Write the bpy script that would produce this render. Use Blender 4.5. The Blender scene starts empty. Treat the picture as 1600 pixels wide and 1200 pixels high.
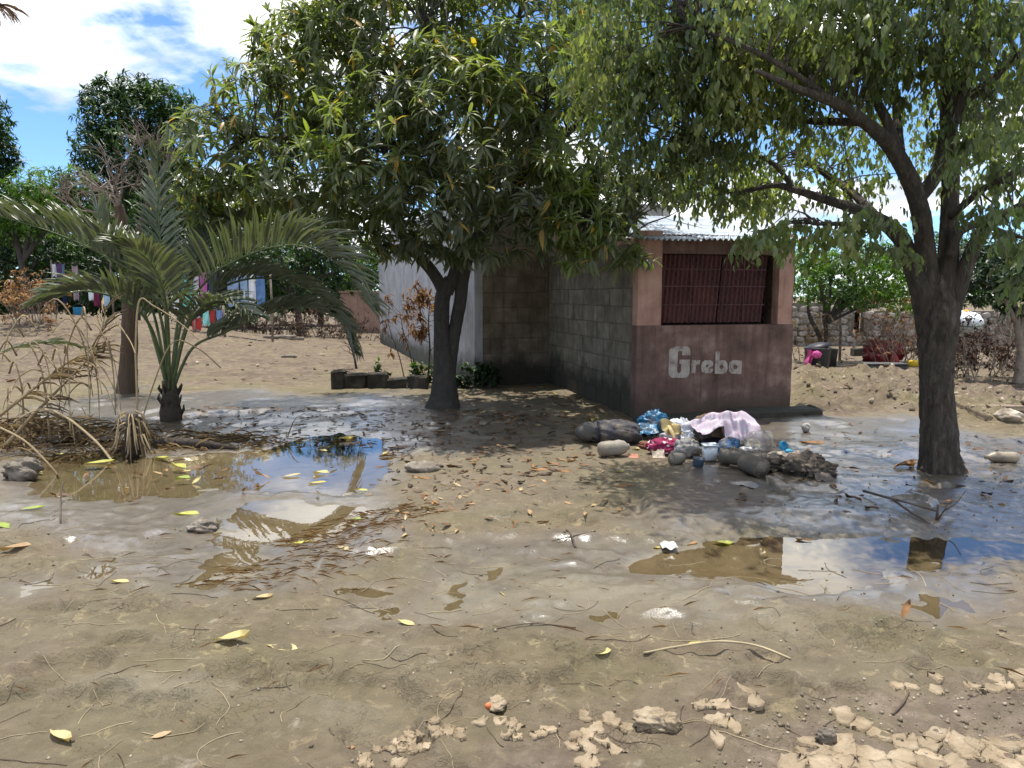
import bpy, math, random
import numpy as np
from mathutils import Vector, Matrix
rng = np.random.default_rng(11); random.seed(11)
S = bpy.context.scene
COL = S.collection
R = math.radians

# ---------------------------------------------------------------- camera
F_PX, PITCH, CAM_H = 1190.0, R(6.7), 1.6
cam_d = bpy.data.cameras.new('camera'); cam = bpy.data.objects.new('camera', cam_d); COL.objects.link(cam)
cam.location = (0, 0, CAM_H); cam.rotation_euler = (math.pi / 2 - PITCH, 0, 0)
cam_d.sensor_width = 36; cam_d.lens = 36 * F_PX / 1600; cam_d.clip_start = .05; cam_d.clip_end = 3000
S.camera = cam
# ---------------------------------------------------------------- sky, sun, exposure
SUN_EL, SUN_AZ = R(77), R(-14)             # behind the house, a little to the left
sun_dir = Vector((math.sin(SUN_AZ) * math.cos(SUN_EL), math.cos(SUN_AZ) * math.cos(SUN_EL), math.sin(SUN_EL)))
W = bpy.data.worlds.new('World'); S.world = W; W.use_nodes = True
nt = W.node_tree; nt.nodes.clear()
def nd(nt, t, **k):
    n = nt.nodes.new(t)
    for a, b in k.items(): setattr(n, a, b)
    return n
def setin(n, **k):
    for a, b in k.items(): n.inputs[a.replace('_', ' ')].default_value = b
    return n
L_ = lambda nt, a, b: nt.links.new(a, b)
sky = nd(nt, 'ShaderNodeTexSky', sky_type='NISHITA', sun_disc=False, sun_elevation=SUN_EL, sun_rotation=SUN_AZ)
sky.air_density = .85; sky.dust_density = .05; sky.ozone_density = 3.0; sky.altitude = 600
bg1 = nd(nt, 'ShaderNodeBackground'); bg1.inputs[1].default_value = .125
skt = nd(nt, 'ShaderNodeMix', data_type='RGBA', blend_type='MULTIPLY'); skt.inputs[0].default_value = 1; skt.inputs[7].default_value = (.72, .89, 1.04, 1); L_(nt, sky.outputs[0], skt.inputs[6]); L_(nt, skt.outputs[2], bg1.inputs[0])
tc = nd(nt, 'ShaderNodeTexCoord'); sep = nd(nt, 'ShaderNodeSeparateXYZ'); L_(nt, tc.outputs['Generated'], sep.inputs[0])
zz = nd(nt, 'ShaderNodeMath', operation='ADD'); zz.inputs[1].default_value = .22; L_(nt, sep.outputs[2], zz.inputs[0])
zm = nd(nt, 'ShaderNodeMath', operation='MAXIMUM'); zm.inputs[1].default_value = .08; L_(nt, zz.outputs[0], zm.inputs[0])
dx = nd(nt, 'ShaderNodeMath', operation='DIVIDE'); dy = nd(nt, 'ShaderNodeMath', operation='DIVIDE')
L_(nt, sep.outputs[0], dx.inputs[0]); L_(nt, zm.outputs[0], dx.inputs[1]); L_(nt, sep.outputs[1], dy.inputs[0]); L_(nt, zm.outputs[0], dy.inputs[1])
cmb = nd(nt, 'ShaderNodeCombineXYZ'); L_(nt, dx.outputs[0], cmb.inputs[0]); L_(nt, dy.outputs[0], cmb.inputs[1]); cmb.inputs[2].default_value = CLOUD_SEED = 4.41
n1 = nd(nt, 'ShaderNodeTexNoise'); setin(n1, Scale=1.15, Detail=9, Roughness=.56); L_(nt, cmb.outputs[0], n1.inputs['Vector'])
r1 = nd(nt, 'ShaderNodeValToRGB'); r1.color_ramp.elements[0].position = .475; r1.color_ramp.elements[1].position = .54; L_(nt, n1.outputs[0], r1.inputs[0])
n2 = nd(nt, 'ShaderNodeTexNoise'); setin(n2, Scale=2.6, Detail=6, Roughness=.5); L_(nt, cmb.outputs[0], n2.inputs['Vector'])
r2 = nd(nt, 'ShaderNodeValToRGB'); r2.color_ramp.elements[0].position = .35; r2.color_ramp.elements[0].color = (.42, .46, .53, 1)
r2.color_ramp.elements[1].position = .58; r2.color_ramp.elements[1].color = (1, 1, 1, 1); L_(nt, n2.outputs[0], r2.inputs[0])
bg2 = nd(nt, 'ShaderNodeBackground'); bg2.inputs[1].default_value = 1.25; L_(nt, r2.outputs[0], bg2.inputs[0])
mx = nd(nt, 'ShaderNodeMixShader'); L_(nt, r1.outputs[0], mx.inputs[0]); L_(nt, bg1.outputs[0], mx.inputs[1]); L_(nt, bg2.outputs[0], mx.inputs[2])
wo = nd(nt, 'ShaderNodeOutputWorld'); L_(nt, mx.outputs[0], wo.inputs[0])
sd = bpy.data.lights.new('sun', 'SUN'); sd.energy = 4.3; sd.angle = R(.5); sd.color = (1, .955, .88)
so = bpy.data.objects.new('sun', sd); COL.objects.link(so); so.rotation_euler = sun_dir.to_track_quat('Z', 'Y').to_euler(); so.location = (0, 0, 30)
S.view_settings.view_transform = 'Standard'; S.view_settings.look = 'None'; S.view_settings.gamma = 1; S.view_settings.use_curve_mapping = False
S.view_settings.exposure = .72
S.render.engine = 'CYCLES'
S.cycles.use_denoising = True
S.cycles.max_bounces = 8; S.cycles.diffuse_bounces = 4; S.cycles.glossy_bounces = 3; S.cycles.transmission_bounces = 4; S.cycles.transparent_max_bounces = 12
S.cycles.caustics_reflective = False; S.cycles.caustics_refractive = False
S.cycles.sample_clamp_indirect = 6

# ---------------------------------------------------------------- helpers
cp, sp = math.cos(PITCH), math.sin(PITCH)
def ray(px, py):
    a, b = (px - 800) / F_PX, (600 - py) / F_PX
    return Vector((a, cp + b * sp, -sp + b * cp))
def P(px, py, d):                          # point of the place seen at that pixel, d metres ahead
    r = ray(px, py); return Vector((0, 0, CAM_H)) + r * (d / r.y)
def hash2(ix, iy, seed):
    h = (ix.astype(np.int64) * 374761393 + iy.astype(np.int64) * 668265263 + seed * 982451653) & 0xffffffff
    h = ((h ^ (h >> 13)) * 1274126177) & 0xffffffff
    h = h ^ (h >> 16)
    return (h & 0xffff) / 65535.0
def vnoise(x, y, seed=0):
    xi, yi = np.floor(x), np.floor(y); fx, fy = x - xi, y - yi
    fx = fx * fx * fx * (fx * (fx * 6 - 15) + 10); fy = fy * fy * fy * (fy * (fy * 6 - 15) + 10)
    a, b = hash2(xi, yi, seed), hash2(xi + 1, yi, seed); c, d = hash2(xi, yi + 1, seed), hash2(xi + 1, yi + 1, seed)
    return (a + (b - a) * fx) * (1 - fy) + (c + (d - c) * fx) * fy
def fbm(x, y, o=4, seed=0, g=.5):
    s, a, t = 0, 1, 0
    for i in range(o):
        s = s + a * vnoise(x + 17.3 * i, y - 9.1 * i, seed + i); t += a; a *= g
        x, y = 1.62 * x - 1.21 * y, 1.21 * x + 1.62 * y
    return s / t
def sstep(a, b, x):
    t = np.clip((x - a) / (b - a), 0, 1); return t * t * (3 - 2 * t)
def poly_sd(x, y, poly, pad=1.2):          # signed distance, negative inside
    poly = np.asarray(poly); out = np.full(x.shape, 9.0)
    lo, hi = poly.min(0) - pad, poly.max(0) + pad
    m = (x > lo[0]) & (x < hi[0]) & (y > lo[1]) & (y < hi[1])
    if not m.any(): return out
    px, py = x[m], y[m]; d2 = np.full(px.shape, 81.0); ins = np.zeros(px.shape, bool)
    for i in range(len(poly)):
        ax, ay = poly[i]; bx, by = poly[(i + 1) % len(poly)]
        ex, ey = bx - ax, by - ay; t = np.clip(((px - ax) * ex + (py - ay) * ey) / (ex * ex + ey * ey + 1e-9), 0, 1)
        d2 = np.minimum(d2, (px - ax - ex * t) ** 2 + (py - ay - ey * t) ** 2)
        c = ((ay > py) != (by > py)) & (px < (bx - ax) * (py - ay) / (by - ay + 1e-12) + ax); ins ^= c
    s = np.sqrt(d2); s[ins] *= -1; out[m] = s
    return out
def flat(px, py):                           # where a pixel meets the level ground
    r = ray(px, py); t = CAM_H / -r.z; return (r.x * t, r.y * t)
def pw(pts): return [flat(*p) for p in pts]

PUDDLES = [
 pw([(20,740),(55,716),(110,706),(180,702),(232,714),(330,708),(420,702),(480,684),(530,680),(592,688),(612,712),(604,745),(575,768),(520,776),(470,772),(400,764),(345,764),(280,776),(150,782),(60,778)]),
 pw([(330,820),(380,790),(470,783),(560,788),(572,815),(505,842),(440,858),(350,850)]),
 pw([(298,914),(345,866),(398,850),(425,878),(405,910),(350,918)]),
 pw([(1085,852),(1150,839),(1250,836),(1330,838),(1420,842),(1500,838),(1600,850),(1660,862),(1660,886),(1560,872),(1500,882),(1440,886),(1400,892),(1372,906),(1330,908),(1312,928),(1270,930),(1215,920),(1180,906),(1120,902),(1060,896),(1010,900),(960,893),(1000,868)]),
 pw([(1385,944),(1440,936),(1500,938),(1505,952),(1440,956)]),
 pw([(692,916),(735,905),(742,935),(722,962),(698,950)]),
 pw([(742,886),(788,880),(795,900),(752,906)]),
 pw([(125,905),(150,884),(170,892),(160,908)]),
 pw([(530,918),(600,918),(620,930),(560,934)]),
 pw([(545,968),(620,950),(625,962),(560,978)]),
 pw([(20,915),(75,905),(80,925),(30,935)]),
 pw([(930,955),(960,945),(965,975),(920,968)]),
]
PDEPTH = [.05, .04, .035, .05, .02, .018, .016, .02, .02, .018, .014, .014]
FILM = [
 pw([(640,950),(700,905),(760,885),(860,905),(960,930),(1080,905),(1200,915),(1230,945),(1150,975),(1000,990),(860,972),(740,992),(660,985)]),
 pw([(560,1010),(640,1000),(700,1030),(640,1060),(560,1050)]),
 pw([(60,990),(200,985),(330,1010),(420,1060),(330,1120),(150,1110),(30,1060)]),
 pw([(1080,960),(1260,950),(1330,1000),(1200,1030),(1060,1010)]),
 pw([(300,1100),(480,1080),(620,1090),(560,1150),(380,1180)]),
]
WET = [
 pw([(150,610),(300,608),(520,612),(680,636),(820,640),(900,690),(700,712),(480,700),(250,690),(60,700),(0,680)]),
 pw([(1100,720),(1160,660),(1260,640),(1400,648),(1600,690),(1700,700),(1700,860),(1200,840),(1080,860),(980,830)]),
 pw([(0,690),(620,690),(620,860),(420,930),(200,940),(0,800)]),
 pw([(640,850),(1200,845),(1560,860),(1560,960),(1000,990),(640,990)]),
]
DRY = [
 pw([(1180,1170),(1240,1130),(1340,1105),(1480,1110),(1600,1090),(1800,1080),(2000,1300),(1500,1320),(1150,1260)]),
 pw([(520,1215),(580,1165),(700,1140),(850,1140),(960,1150),(1050,1120),(1150,1090),(1180,1120),(1080,1200),(700,1260)]),
 pw([(-200,500),(500,498),(640,530),(600,590),(430,596),(200,598),(-100,600)]),
 pw([(1250,600),(1600,600),(1800,640),(1500,640),(1260,640)]),
]
LUMPY = pw([(1245,575),(1440,590),(1600,625),(1700,650),(1560,668),(1400,640),(1240,648)])
def basin(x, y):                            # distance to the nearest waterline (negative under water) and how deep it gets
    wx = x + .16 * (fbm(x * 4, y * 4, 3, 51) - .5) + .07 * (fbm(x * 15, y * 15, 2, 52) - .5); wy = y + .34 * (fbm(x * 4, y * 4, 3, 57) - .5) + .12 * (fbm(x * 15, y * 15, 2, 58) - .5)
    sd = np.full(x.shape, 9.0); dp = np.full(x.shape, .02)
    for pl, d in zip(PUDDLES, PDEPTH):
        s = poly_sd(wx, wy, pl); k = s < sd; sd[k] = s[k]; dp[k] = d
    return sd, dp
DENTS = [(1195,1088,.13,.11,.05),(1270,1095,.06,.05,.03),(150,893,.16,.12,.03),(640,975,.2,.1,.025),(1330,1090,.07,.06,.03),(930,860,.25,.12,.02),(90,910,.2,.1,.03),(560,925,.25,.08,.03),(910,960,.22,.09,.025),(1040,975,.14,.08,.03),(1405,990,.12,.09,.04),
         (700,1010,.2,.11,.03),(980,1040,.13,.1,.03),(240,960,.15,.09,.03),(380,1070,.16,.12,.025),(100,1060,.2,.12,.025),(560,1090,.18,.12,.03),(800,1090,.16,.1,.025),(1480,1040,.14,.1,.025),(60,970,.24,.1,.03),(300,880,.2,.1,.025),(700,840,.2,.1,.02),(1180,940,.2,.1,.03),(1250,985,.18,.1,.025),(880,900,.3,.1,.02)]
_r = random.Random(5)                       # trodden-in foot marks, in short trails
for tx, ty, dx_, dy_, n_ in ((200,1000,70,-22,5),(760,1050,85,-16,6),(1300,1020,75,14,4),(480,960,90,6,5),(100,1120,80,-14,6),(880,1010,70,-26,4),(620,1130,85,-12,5),(1120,1050,80,-20,5),(60,860,70,10,4),(640,800,60,-16,5),(1000,820,70,6,5)):
    for k_ in range(n_): DENTS.append((tx + dx_ * k_ + _r.uniform(-14, 14), ty + dy_ * k_ + _r.choice((-16, 16)) + _r.uniform(-6, 6), _r.uniform(.06, .11), _r.uniform(.05, .09), _r.uniform(.014, .03)))
DW = [(*flat(a, b), c, d, e) for a, b, c, d, e in DENTS]
def dents(x, y):
    h = np.zeros(x.shape)
    for i, (cx, cy, rx, ry, dp) in enumerate(DW):
        m = (np.abs(x - cx) < rx * 2.4) & (np.abs(y - cy) < ry * 2.4)
        if not m.any(): continue
        px, py = x[m], y[m]; q = np.sqrt(((px - cx) / rx) ** 2 + ((py - cy) / ry) ** 2) + .7 * (fbm(px * 7, py * 7, 3, 200 + i) - .5)
        h[m] += -dp * sstep(1.05, .55, q) + .55 * dp * np.exp(-((q - 1.25) / .28) ** 2) * (.4 + 1.2 * fbm(px * 5, py * 5, 2, 230 + i))
    return h
def gh(x, y):
    x = np.atleast_1d(np.asarray(x, float)); y = np.atleast_1d(np.asarray(y, float))
    big = .09 * (fbm(x * .22, y * .22, 3, 3) - .45)
    mid = .05 * (fbm(x * 1.3, y * 1.3, 3, 5) - .5)
    rg = np.abs(fbm(x * 2.6 + 3, y * 2.8, 4, 8) - .5)
    foot = -.06 * sstep(.60, .78, fbm(x * 2.3, y * 2.3, 3, 21)) * sstep(14, 8, y)
    wz = np.maximum(sstep(.3, -.3, poly_sd(x, y, WET[0], 2)), sstep(.3, -.3, poly_sd(x, y, WET[1], 2)))
    fine = (1 - .8 * wz) * (.026 * (fbm(x * 8, y * 8, 4, 9) - .5)) + (1 - .6 * wz) * .035 * (.05 - np.minimum(rg, .05)) * fbm(x * .7, y * .7, 2, 15)
    near = sstep(9, 5, y); micro = near * (.012 * (fbm(x * 26, y * 26, 3, 41) - .5))
    dry_ = np.zeros(x.shape)
    fade = sstep(90, 30, y)
    h = .030 + (np.clip(big, -.01, .06) + mid + foot + fine) * fade
    h = np.maximum(h, .010) + micro; h = np.maximum(h + dents(x, y), .002)
    sd, dp = basin(x, y)
    shore = sstep(-.02, .5, sd)
    h = h * (.12 + .88 * shore) - dp * sstep(.02, -.30, sd) - .006 * sstep(.05, -.03, sd)
    isl = sstep(.66, .72, fbm(x * 2.4, y * 3.6, 3, 77)) * sstep(0, -.1, sd); h = h + isl * .02       # mud ridges that break the surface
    h = np.where(sd > .06, np.maximum(h, .0035), h)
    lum = sstep(.35, -.2, poly_sd(x, y, LUMPY, 2))
    h = h + lum * (.30 * np.clip(fbm(x * 2.2, y * 2.6, 4, 31) - .42, 0, 1) + .34 * np.clip(fbm(x * 5, y * 5, 4, 33) - .46, 0, 1))
    # the bank at the far left and the gentle rise behind
    h = h + 1.0 * np.exp(-(((x + 13.5) / 6.5) ** 2 + ((y - 21.5) / 4.2) ** 2)) + .25 * sstep(26, 60, y)
    return h
def gz(x, y): return float(gh(x, y)[0])
def G(px, py):                              # a point of the ground
    r = ray(px, py); x, y = flat(px, py); z = 0
    for _ in range(4):
        z = gz(x, y); t = (CAM_H - z) / -r.z; x, y = r.x * t, r.y * t
    return Vector((x, y, gz(x, y)))

def wloc(o):
    v = Vector((0, 0, 0))
    while o: v += o.location; o = o.parent
    return v
def tag(o, label=None, cat=None, group=None, kind=None):
    for k, v in (('label', label), ('category', cat), ('group', group), ('kind', kind)):
        if v: o[k] = v
    return o
def thing(name, label, cat, loc, group=None):
    o = bpy.data.objects.new(name, None); COL.objects.link(o); o.location = loc; o.empty_display_size = .2
    return tag(o, label, cat, group)
def mesh_np(name, V, F, tint=None, smooth=True, attrs=None):
    V = np.asarray(V, np.float32); F = np.asarray(F, np.int32); k = F.shape[1]
    me = bpy.data.meshes.new(name); me.vertices.add(len(V)); me.vertices.foreach_set('co', V.ravel())
    me.loops.add(F.size); me.loops.foreach_set('vertex_index', F.ravel())
    me.polygons.add(len(F)); me.polygons.foreach_set('loop_start', np.arange(0, F.size, k, dtype=np.int32))
    me.polygons.foreach_set('loop_total', np.full(len(F), k, np.int32))
    me.polygons.foreach_set('use_smooth', np.full(len(F), smooth, bool))
    if tint is not None: attrs = dict(attrs or {}, tint=tint)
    for n, a in (attrs or {}).items():
        me.attributes.new(n, 'FLOAT', 'POINT').data.foreach_set('value', np.asarray(a, np.float32))
    me.update(calc_edges=True); me.validate()
    return me
def link(name, me, mat, parent=None, loc=None):
    o = bpy.data.objects.new(name, me); COL.objects.link(o)
    if mat is not None and len(me.materials) == 0: me.materials.append(mat)
    if parent: o.parent = parent
    if loc is not None: o.location = loc
    return o
class MB:                                   # collects shapes into ONE mesh
    def __init__(s): s.v = []; s.f = []; s.t = []
    def add(s, V, Fs, t=0.5):
        n = len(s.v); s.v.extend([tuple(p) for p in V]); s.f.extend([tuple(i + n for i in f) for f in Fs])
        s.t.extend([t] * len(V) if np.isscalar(t) else list(t)); return s
    def tube(s, path, rad, n=8, t=.5, cap=True, rough=0, flatten=1, ridge=0):
        path = [Vector(p) for p in path]; m = len(path)
        if np.isscalar(rad): rad = [rad] * m
        tg = [(path[min(i + 1, m - 1)] - path[max(i - 1, 0)]).normalized() for i in range(m)]
        a = tg[0].orthogonal().normalized(); V = []; RG = None
        if ridge:                            # furrows running along the stem
            kk, ii = np.meshgrid(np.arange(n), np.arange(m)); w_ = 2 * np.pi * kk / n; RG = 1 + ridge * (1 - 2.4 * np.abs(fbm(3.2 * np.cos(w_) + ii * .05 + 5, 3.2 * np.sin(w_) + ii * .07, 4, 77) - .5) * 2)
        for i in range(m):
            a = (a - tg[i] * a.dot(tg[i])); a = a.normalized() if a.length > 1e-6 else tg[i].orthogonal().normalized()
            b = tg[i].cross(a)
            for k in range(n):
                w = 2 * math.pi * k / n; r = rad[i] * (1 + (random.uniform(-rough, rough) if rough else 0)) * (RG[i, k] if ridge else 1)
                V.append(path[i] + a * (math.cos(w) * r) + b * (math.sin(w) * r * flatten))
        Fs = [(i * n + k, i * n + (k + 1) % n, (i + 1) * n + (k + 1) % n, (i + 1) * n + k) for i in range(m - 1) for k in range(n)]
        if cap: Fs += [tuple(range(n))[::-1], tuple((m - 1) * n + k for k in range(n))]
        return s.add(V, Fs, t)
    def box(s, c, sx, sy, sz, ax=None, ay=None, az=None, t=.5, bev=0, jit=0):
        ax = Vector(ax or (1, 0, 0)); ay = Vector(ay or (0, 1, 0)); az = Vector(az or (0, 0, 1)); c = Vector(c); V = []; Fs = []
        if not bev:
            for i in (-1, 1):
                for j in (-1, 1):
                    for k in (-1, 1):
                        V.append(c + ax * (i * sx / 2) + ay * (j * sy / 2) + az * (k * sz / 2) + (Vector([random.uniform(-jit, jit) for _ in range(3)]) if jit else Vector()))
            Fs = [(0, 1, 3, 2), (4, 6, 7, 5), (0, 4, 5, 1), (2, 3, 7, 6), (0, 2, 6, 4), (1, 5, 7, 3)]
            return s.add(V, Fs, t)
        # chamfered: three rings
        hx, hy, hz = sx / 2, sy / 2, sz / 2
        def ring(x, y, z): return [(-x, -y + bev, z), (-x + bev, -y, z), (x - bev, -y, z), (x, -y + bev, z), (x, y - bev, z), (x - bev, y, z), (-x + bev, y, z), (-x, y - bev, z)]
        rs = ring(hx - bev, hy - bev, -hz) + ring(hx, hy, -hz + bev) + ring(hx, hy, hz - bev) + ring(hx - bev, hy - bev, hz)
        V = [c + ax * (p[0] + random.uniform(-jit, jit)) + ay * (p[1] + random.uniform(-jit, jit)) + az * (p[2] + random.uniform(-jit, jit)) for p in rs]
        Fs = [tuple(range(7, -1, -1)), tuple(range(24, 32))] + [(r * 8 + k, r * 8 + (k + 1) % 8, (r + 1) * 8 + (k + 1) % 8, (r + 1) * 8 + k) for r in range(3) for k in range(8)]
        return s.add(V, Fs, t)
    def lathe(s, c, prof, n=16, axis=(0, 0, 1), t=.5, wob=0, cap=True):  # prof: (radius, height)
        az = Vector(axis).normalized(); ax = az.orthogonal().normalized(); ay = az.cross(ax); c = Vector(c); V = []
        for r, h in prof:
            for k in range(n):
                w = 2 * math.pi * k / n; q = r * (1 + random.uniform(-wob, wob)); V.append(c + az * h + ax * (q * math.cos(w)) + ay * (q * math.sin(w)))
        m = len(prof); Fs = [(i * n + k, i * n + (k + 1) % n, (i + 1) * n + (k + 1) % n, (i + 1) * n + k) for i in range(m - 1) for k in range(n)]
        if cap: Fs += [tuple(range(n))[::-1], tuple((m - 1) * n + k for k in range(n))]
        return s.add(V, Fs, t)
    def blob(s, c, sx, sy, sz, seed=0, amp=.2, n=20, m=12, ax=None, t=.5, fq=1.6, floor=None, fold=0, pw_=1):
        ax = np.array(Vector(ax or (1, 0, 0)).normalized()); az = np.array((0, 0, 1.)); ay = np.cross(az, ax); ay /= np.linalg.norm(ay)
        if fold: n, m = int(n * 1.9), int(m * 1.9)
        th = np.repeat(np.pi * np.arange(m + 1) / m, n); ph = np.tile(2 * np.pi * np.arange(n) / n, m + 1); d = np.stack([np.sin(th) * np.cos(ph), np.sin(th) * np.sin(ph), np.cos(th)], 1)
        q = 1 + amp * 2 * (fbm(d[:, 0] * fq + seed * 7.1 + d[:, 2] * .7, d[:, 1] * fq + d[:, 2] * fq + seed * 3.3, 4, seed) - .5)
        if fold:                             # sharp creases
            for f, w in ((3.2, 1.5), (6.5, .9)):
                r_ = 1 - np.abs(2 * fbm(d[:, 0] * f + seed + d[:, 2] * 1.3, d[:, 1] * f * 1.2 + d[:, 2] * f * .9, 3, seed + 60) - 1) * 1.8; q = q + fold * w * (np.clip(r_, 0, 1) ** 2 - .4)
        sg = np.sign(d) * np.abs(d) ** pw_
        V = np.array(c) + ax * (sx * q * sg[:, 0])[:, None] + ay * (sy * q * sg[:, 1])[:, None] + az * (sz * q * sg[:, 2])[:, None]
        if floor is not None: V[:, 2] = np.maximum(V[:, 2], floor)
        Fs = [(j * n + i, (j + 1) * n + i, (j + 1) * n + (i + 1) % n, j * n + (i + 1) % n) for j in range(m) for i in range(n)]
        return s.add(V, Fs, t)
    def grid(s, fn, nu, nv, t=.5, thick=0):
        V = [Vector(fn(i / nu, j / nv)) for j in range(nv + 1) for i in range(nu + 1)]
        Fs = [(j * (nu + 1) + i, j * (nu + 1) + i + 1, (j + 1) * (nu + 1) + i + 1, (j + 1) * (nu + 1) + i) for j in range(nv) for i in range(nu)]
        return s.add(V, Fs, t)
    def build(s, name, mat, parent=None, smooth=True, kind=None):
        o = wloc(parent) if parent else Vector((0, 0, 0))
        me = bpy.data.meshes.new(name); me.from_pydata([(p[0] - o.x, p[1] - o.y, p[2] - o.z) for p in s.v], [], s.f)
        me.polygons.foreach_set('use_smooth', [smooth] * len(me.polygons))
        me.attributes.new('tint', 'FLOAT', 'POINT').data.foreach_set('value', s.t)
        me.update(); ob = link(name, me, mat, parent)
        if kind: ob['kind'] = kind
        return ob

# ---------------------------------------------------------------- materials
def newmat(name):
    m = bpy.data.materials.new(name); m.use_nodes = True; nt = m.node_tree
    b = nt.nodes['Principled BSDF']; return m, nt, b
def rampnode(nt, fac, stops):
    r = nd(nt, 'ShaderNodeValToRGB'); e = r.color_ramp.elements
    while len(e) < len(stops): e.new(.5)
    for q, (p, c) in zip(e, stops): q.position = p; q.color = (*c, 1) if len(c) == 3 else c
    L_(nt, fac, r.inputs[0]); return r
def noise(nt, vec, scale, det=5, rough=.55, dist=0):
    n = nd(nt, 'ShaderNodeTexNoise'); setin(n, Scale=scale, Detail=det, Roughness=rough, Distortion=dist)
    if vec is not None: L_(nt, vec, n.inputs['Vector'])
    return n
def mixc(nt, fac, a, b, mode='MIX'):
    m = nd(nt, 'ShaderNodeMix', data_type='RGBA', blend_type=mode)
    for i, v in ((0, fac), (6, a), (7, b)):
        if isinstance(v, bpy.types.NodeSocket): L_(nt, v, m.inputs[i])
        else: m.inputs[i].default_value = v if i == 0 else (*v[:3], 1)
    return m.outputs[2]
def mth(nt, op, a, b=None, clamp=False):
    m = nd(nt, 'ShaderNodeMath', operation=op, use_clamp=clamp)
    for i, v in ((0, a), (1, b)):
        if v is None: continue
        if isinstance(v, bpy.types.NodeSocket): L_(nt, v, m.inputs[i])
        else: m.inputs[i].default_value = v
    return m.outputs[0]
def pos(nt): return nd(nt, 'ShaderNodeNewGeometry').outputs['Position']
def bump(nt, b, hgt, st, dist=.02):
    n = nd(nt, 'ShaderNodeBump'); n.inputs['Strength'].default_value = st; n.inputs['Distance'].default_value = dist
    L_(nt, hgt, n.inputs['Height']); L_(nt, n.outputs[0], b.inputs['Normal']); return n
MUDC = (.17, .14, .105)
def pm(name, stops, scale=4, rough=.75, bst=.4, bscale=60, bdist=.01, spec=.3, metal=0, mud=0, mudz=None, rnd=.15, stretch=None, det=6):
    """noise-coloured stuff with fine relief; mud = share of dried flood mud smeared over it"""
    m, nt, b = newmat(name); p = pos(nt)
    if stretch:
        mp = nd(nt, 'ShaderNodeMapping'); mp.inputs['Scale'].default_value = stretch; L_(nt, p, mp.inputs[0]); p = mp.outputs[0]
    n = noise(nt, p, scale, det); c = rampnode(nt, n.outputs[0], stops).outputs[0]
    if rnd:
        oi = nd(nt, 'ShaderNodeObjectInfo'); hv = nd(nt, 'ShaderNodeHueSaturation'); v = mth(nt, 'MULTIPLY_ADD', oi.outputs['Random'], 2 * rnd)
        v.node.inputs[2].default_value = 1 - rnd; L_(nt, v, hv.inputs['Value']); L_(nt, c, hv.inputs['Color']); c = hv.outputs[0]
    if mud:
        k = rampnode(nt, noise(nt, pos(nt), 7, 6, .65).outputs[0], [(max(0, .62 - mud * .5), (0, 0, 0)), (max(.05, .80 - mud * .5), (1, 1, 1))]).outputs[0]
        c = mixc(nt, k, c, MUDC)
    L_(nt, c, b.inputs['Base Color']); b.inputs['Roughness'].default_value = rough; b.inputs['Specular IOR Level'].default_value = spec; b.inputs['Metallic'].default_value = metal
    bump(nt, b, noise(nt, p, bscale, 6, .6).outputs[0], bst, bdist)
    return m
def leafmat(name, stops, rough=.45, spec=.35, trans=.3, tcol=(1.5, 1.6, .55), dust=.0):
    m, nt, b = newmat(name); a = nd(nt, 'ShaderNodeAttribute', attribute_name='tint')
    c = rampnode(nt, a.outputs['Fac'], stops).outputs[0]
    n = noise(nt, pos(nt), 34, 3); c = mixc(nt, .35, c, rampnode(nt, n.outputs[0], [(.3, (.45, .45, .45)), (.7, (1.2, 1.2, 1.1))]).outputs[0], 'MULTIPLY')
    if dust:
        k = mth(nt, 'MULTIPLY', rampnode(nt, noise(nt, pos(nt), 5, 4).outputs[0], [(.35, (0, 0, 0)), (.7, (1, 1, 1))]).outputs[0], dust); c = mixc(nt, k, c, (.25, .24, .19))
    L_(nt, c, b.inputs['Base Color']); b.inputs['Roughness'].default_value = rough; b.inputs['Specular IOR Level'].default_value = spec
    tr = nd(nt, 'ShaderNodeBsdfTranslucent'); L_(nt, mixc(nt, 1, c, tcol, 'MULTIPLY'), tr.inputs[0])
    ms = nd(nt, 'ShaderNodeMixShader'); ms.inputs[0].default_value = trans; L_(nt, b.outputs[0], ms.inputs[1]); L_(nt, tr.outputs[0], ms.inputs[2])
    L_(nt, ms.outputs[0], nt.nodes['Material Output'].inputs[0]); return m
def plain(name, col, rough=.6, spec=.3, mud=.0, var=.25, bst=.3, bscale=80, metal=0):
    lo = tuple(c * (1 - var) for c in col); hi = tuple(min(1, c * (1 + var * .6)) for c in col)
    return pm(name, [(.3, lo), (.7, hi)], 6, rough, bst, bscale, .006, spec, metal, mud, rnd=.06)

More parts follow.
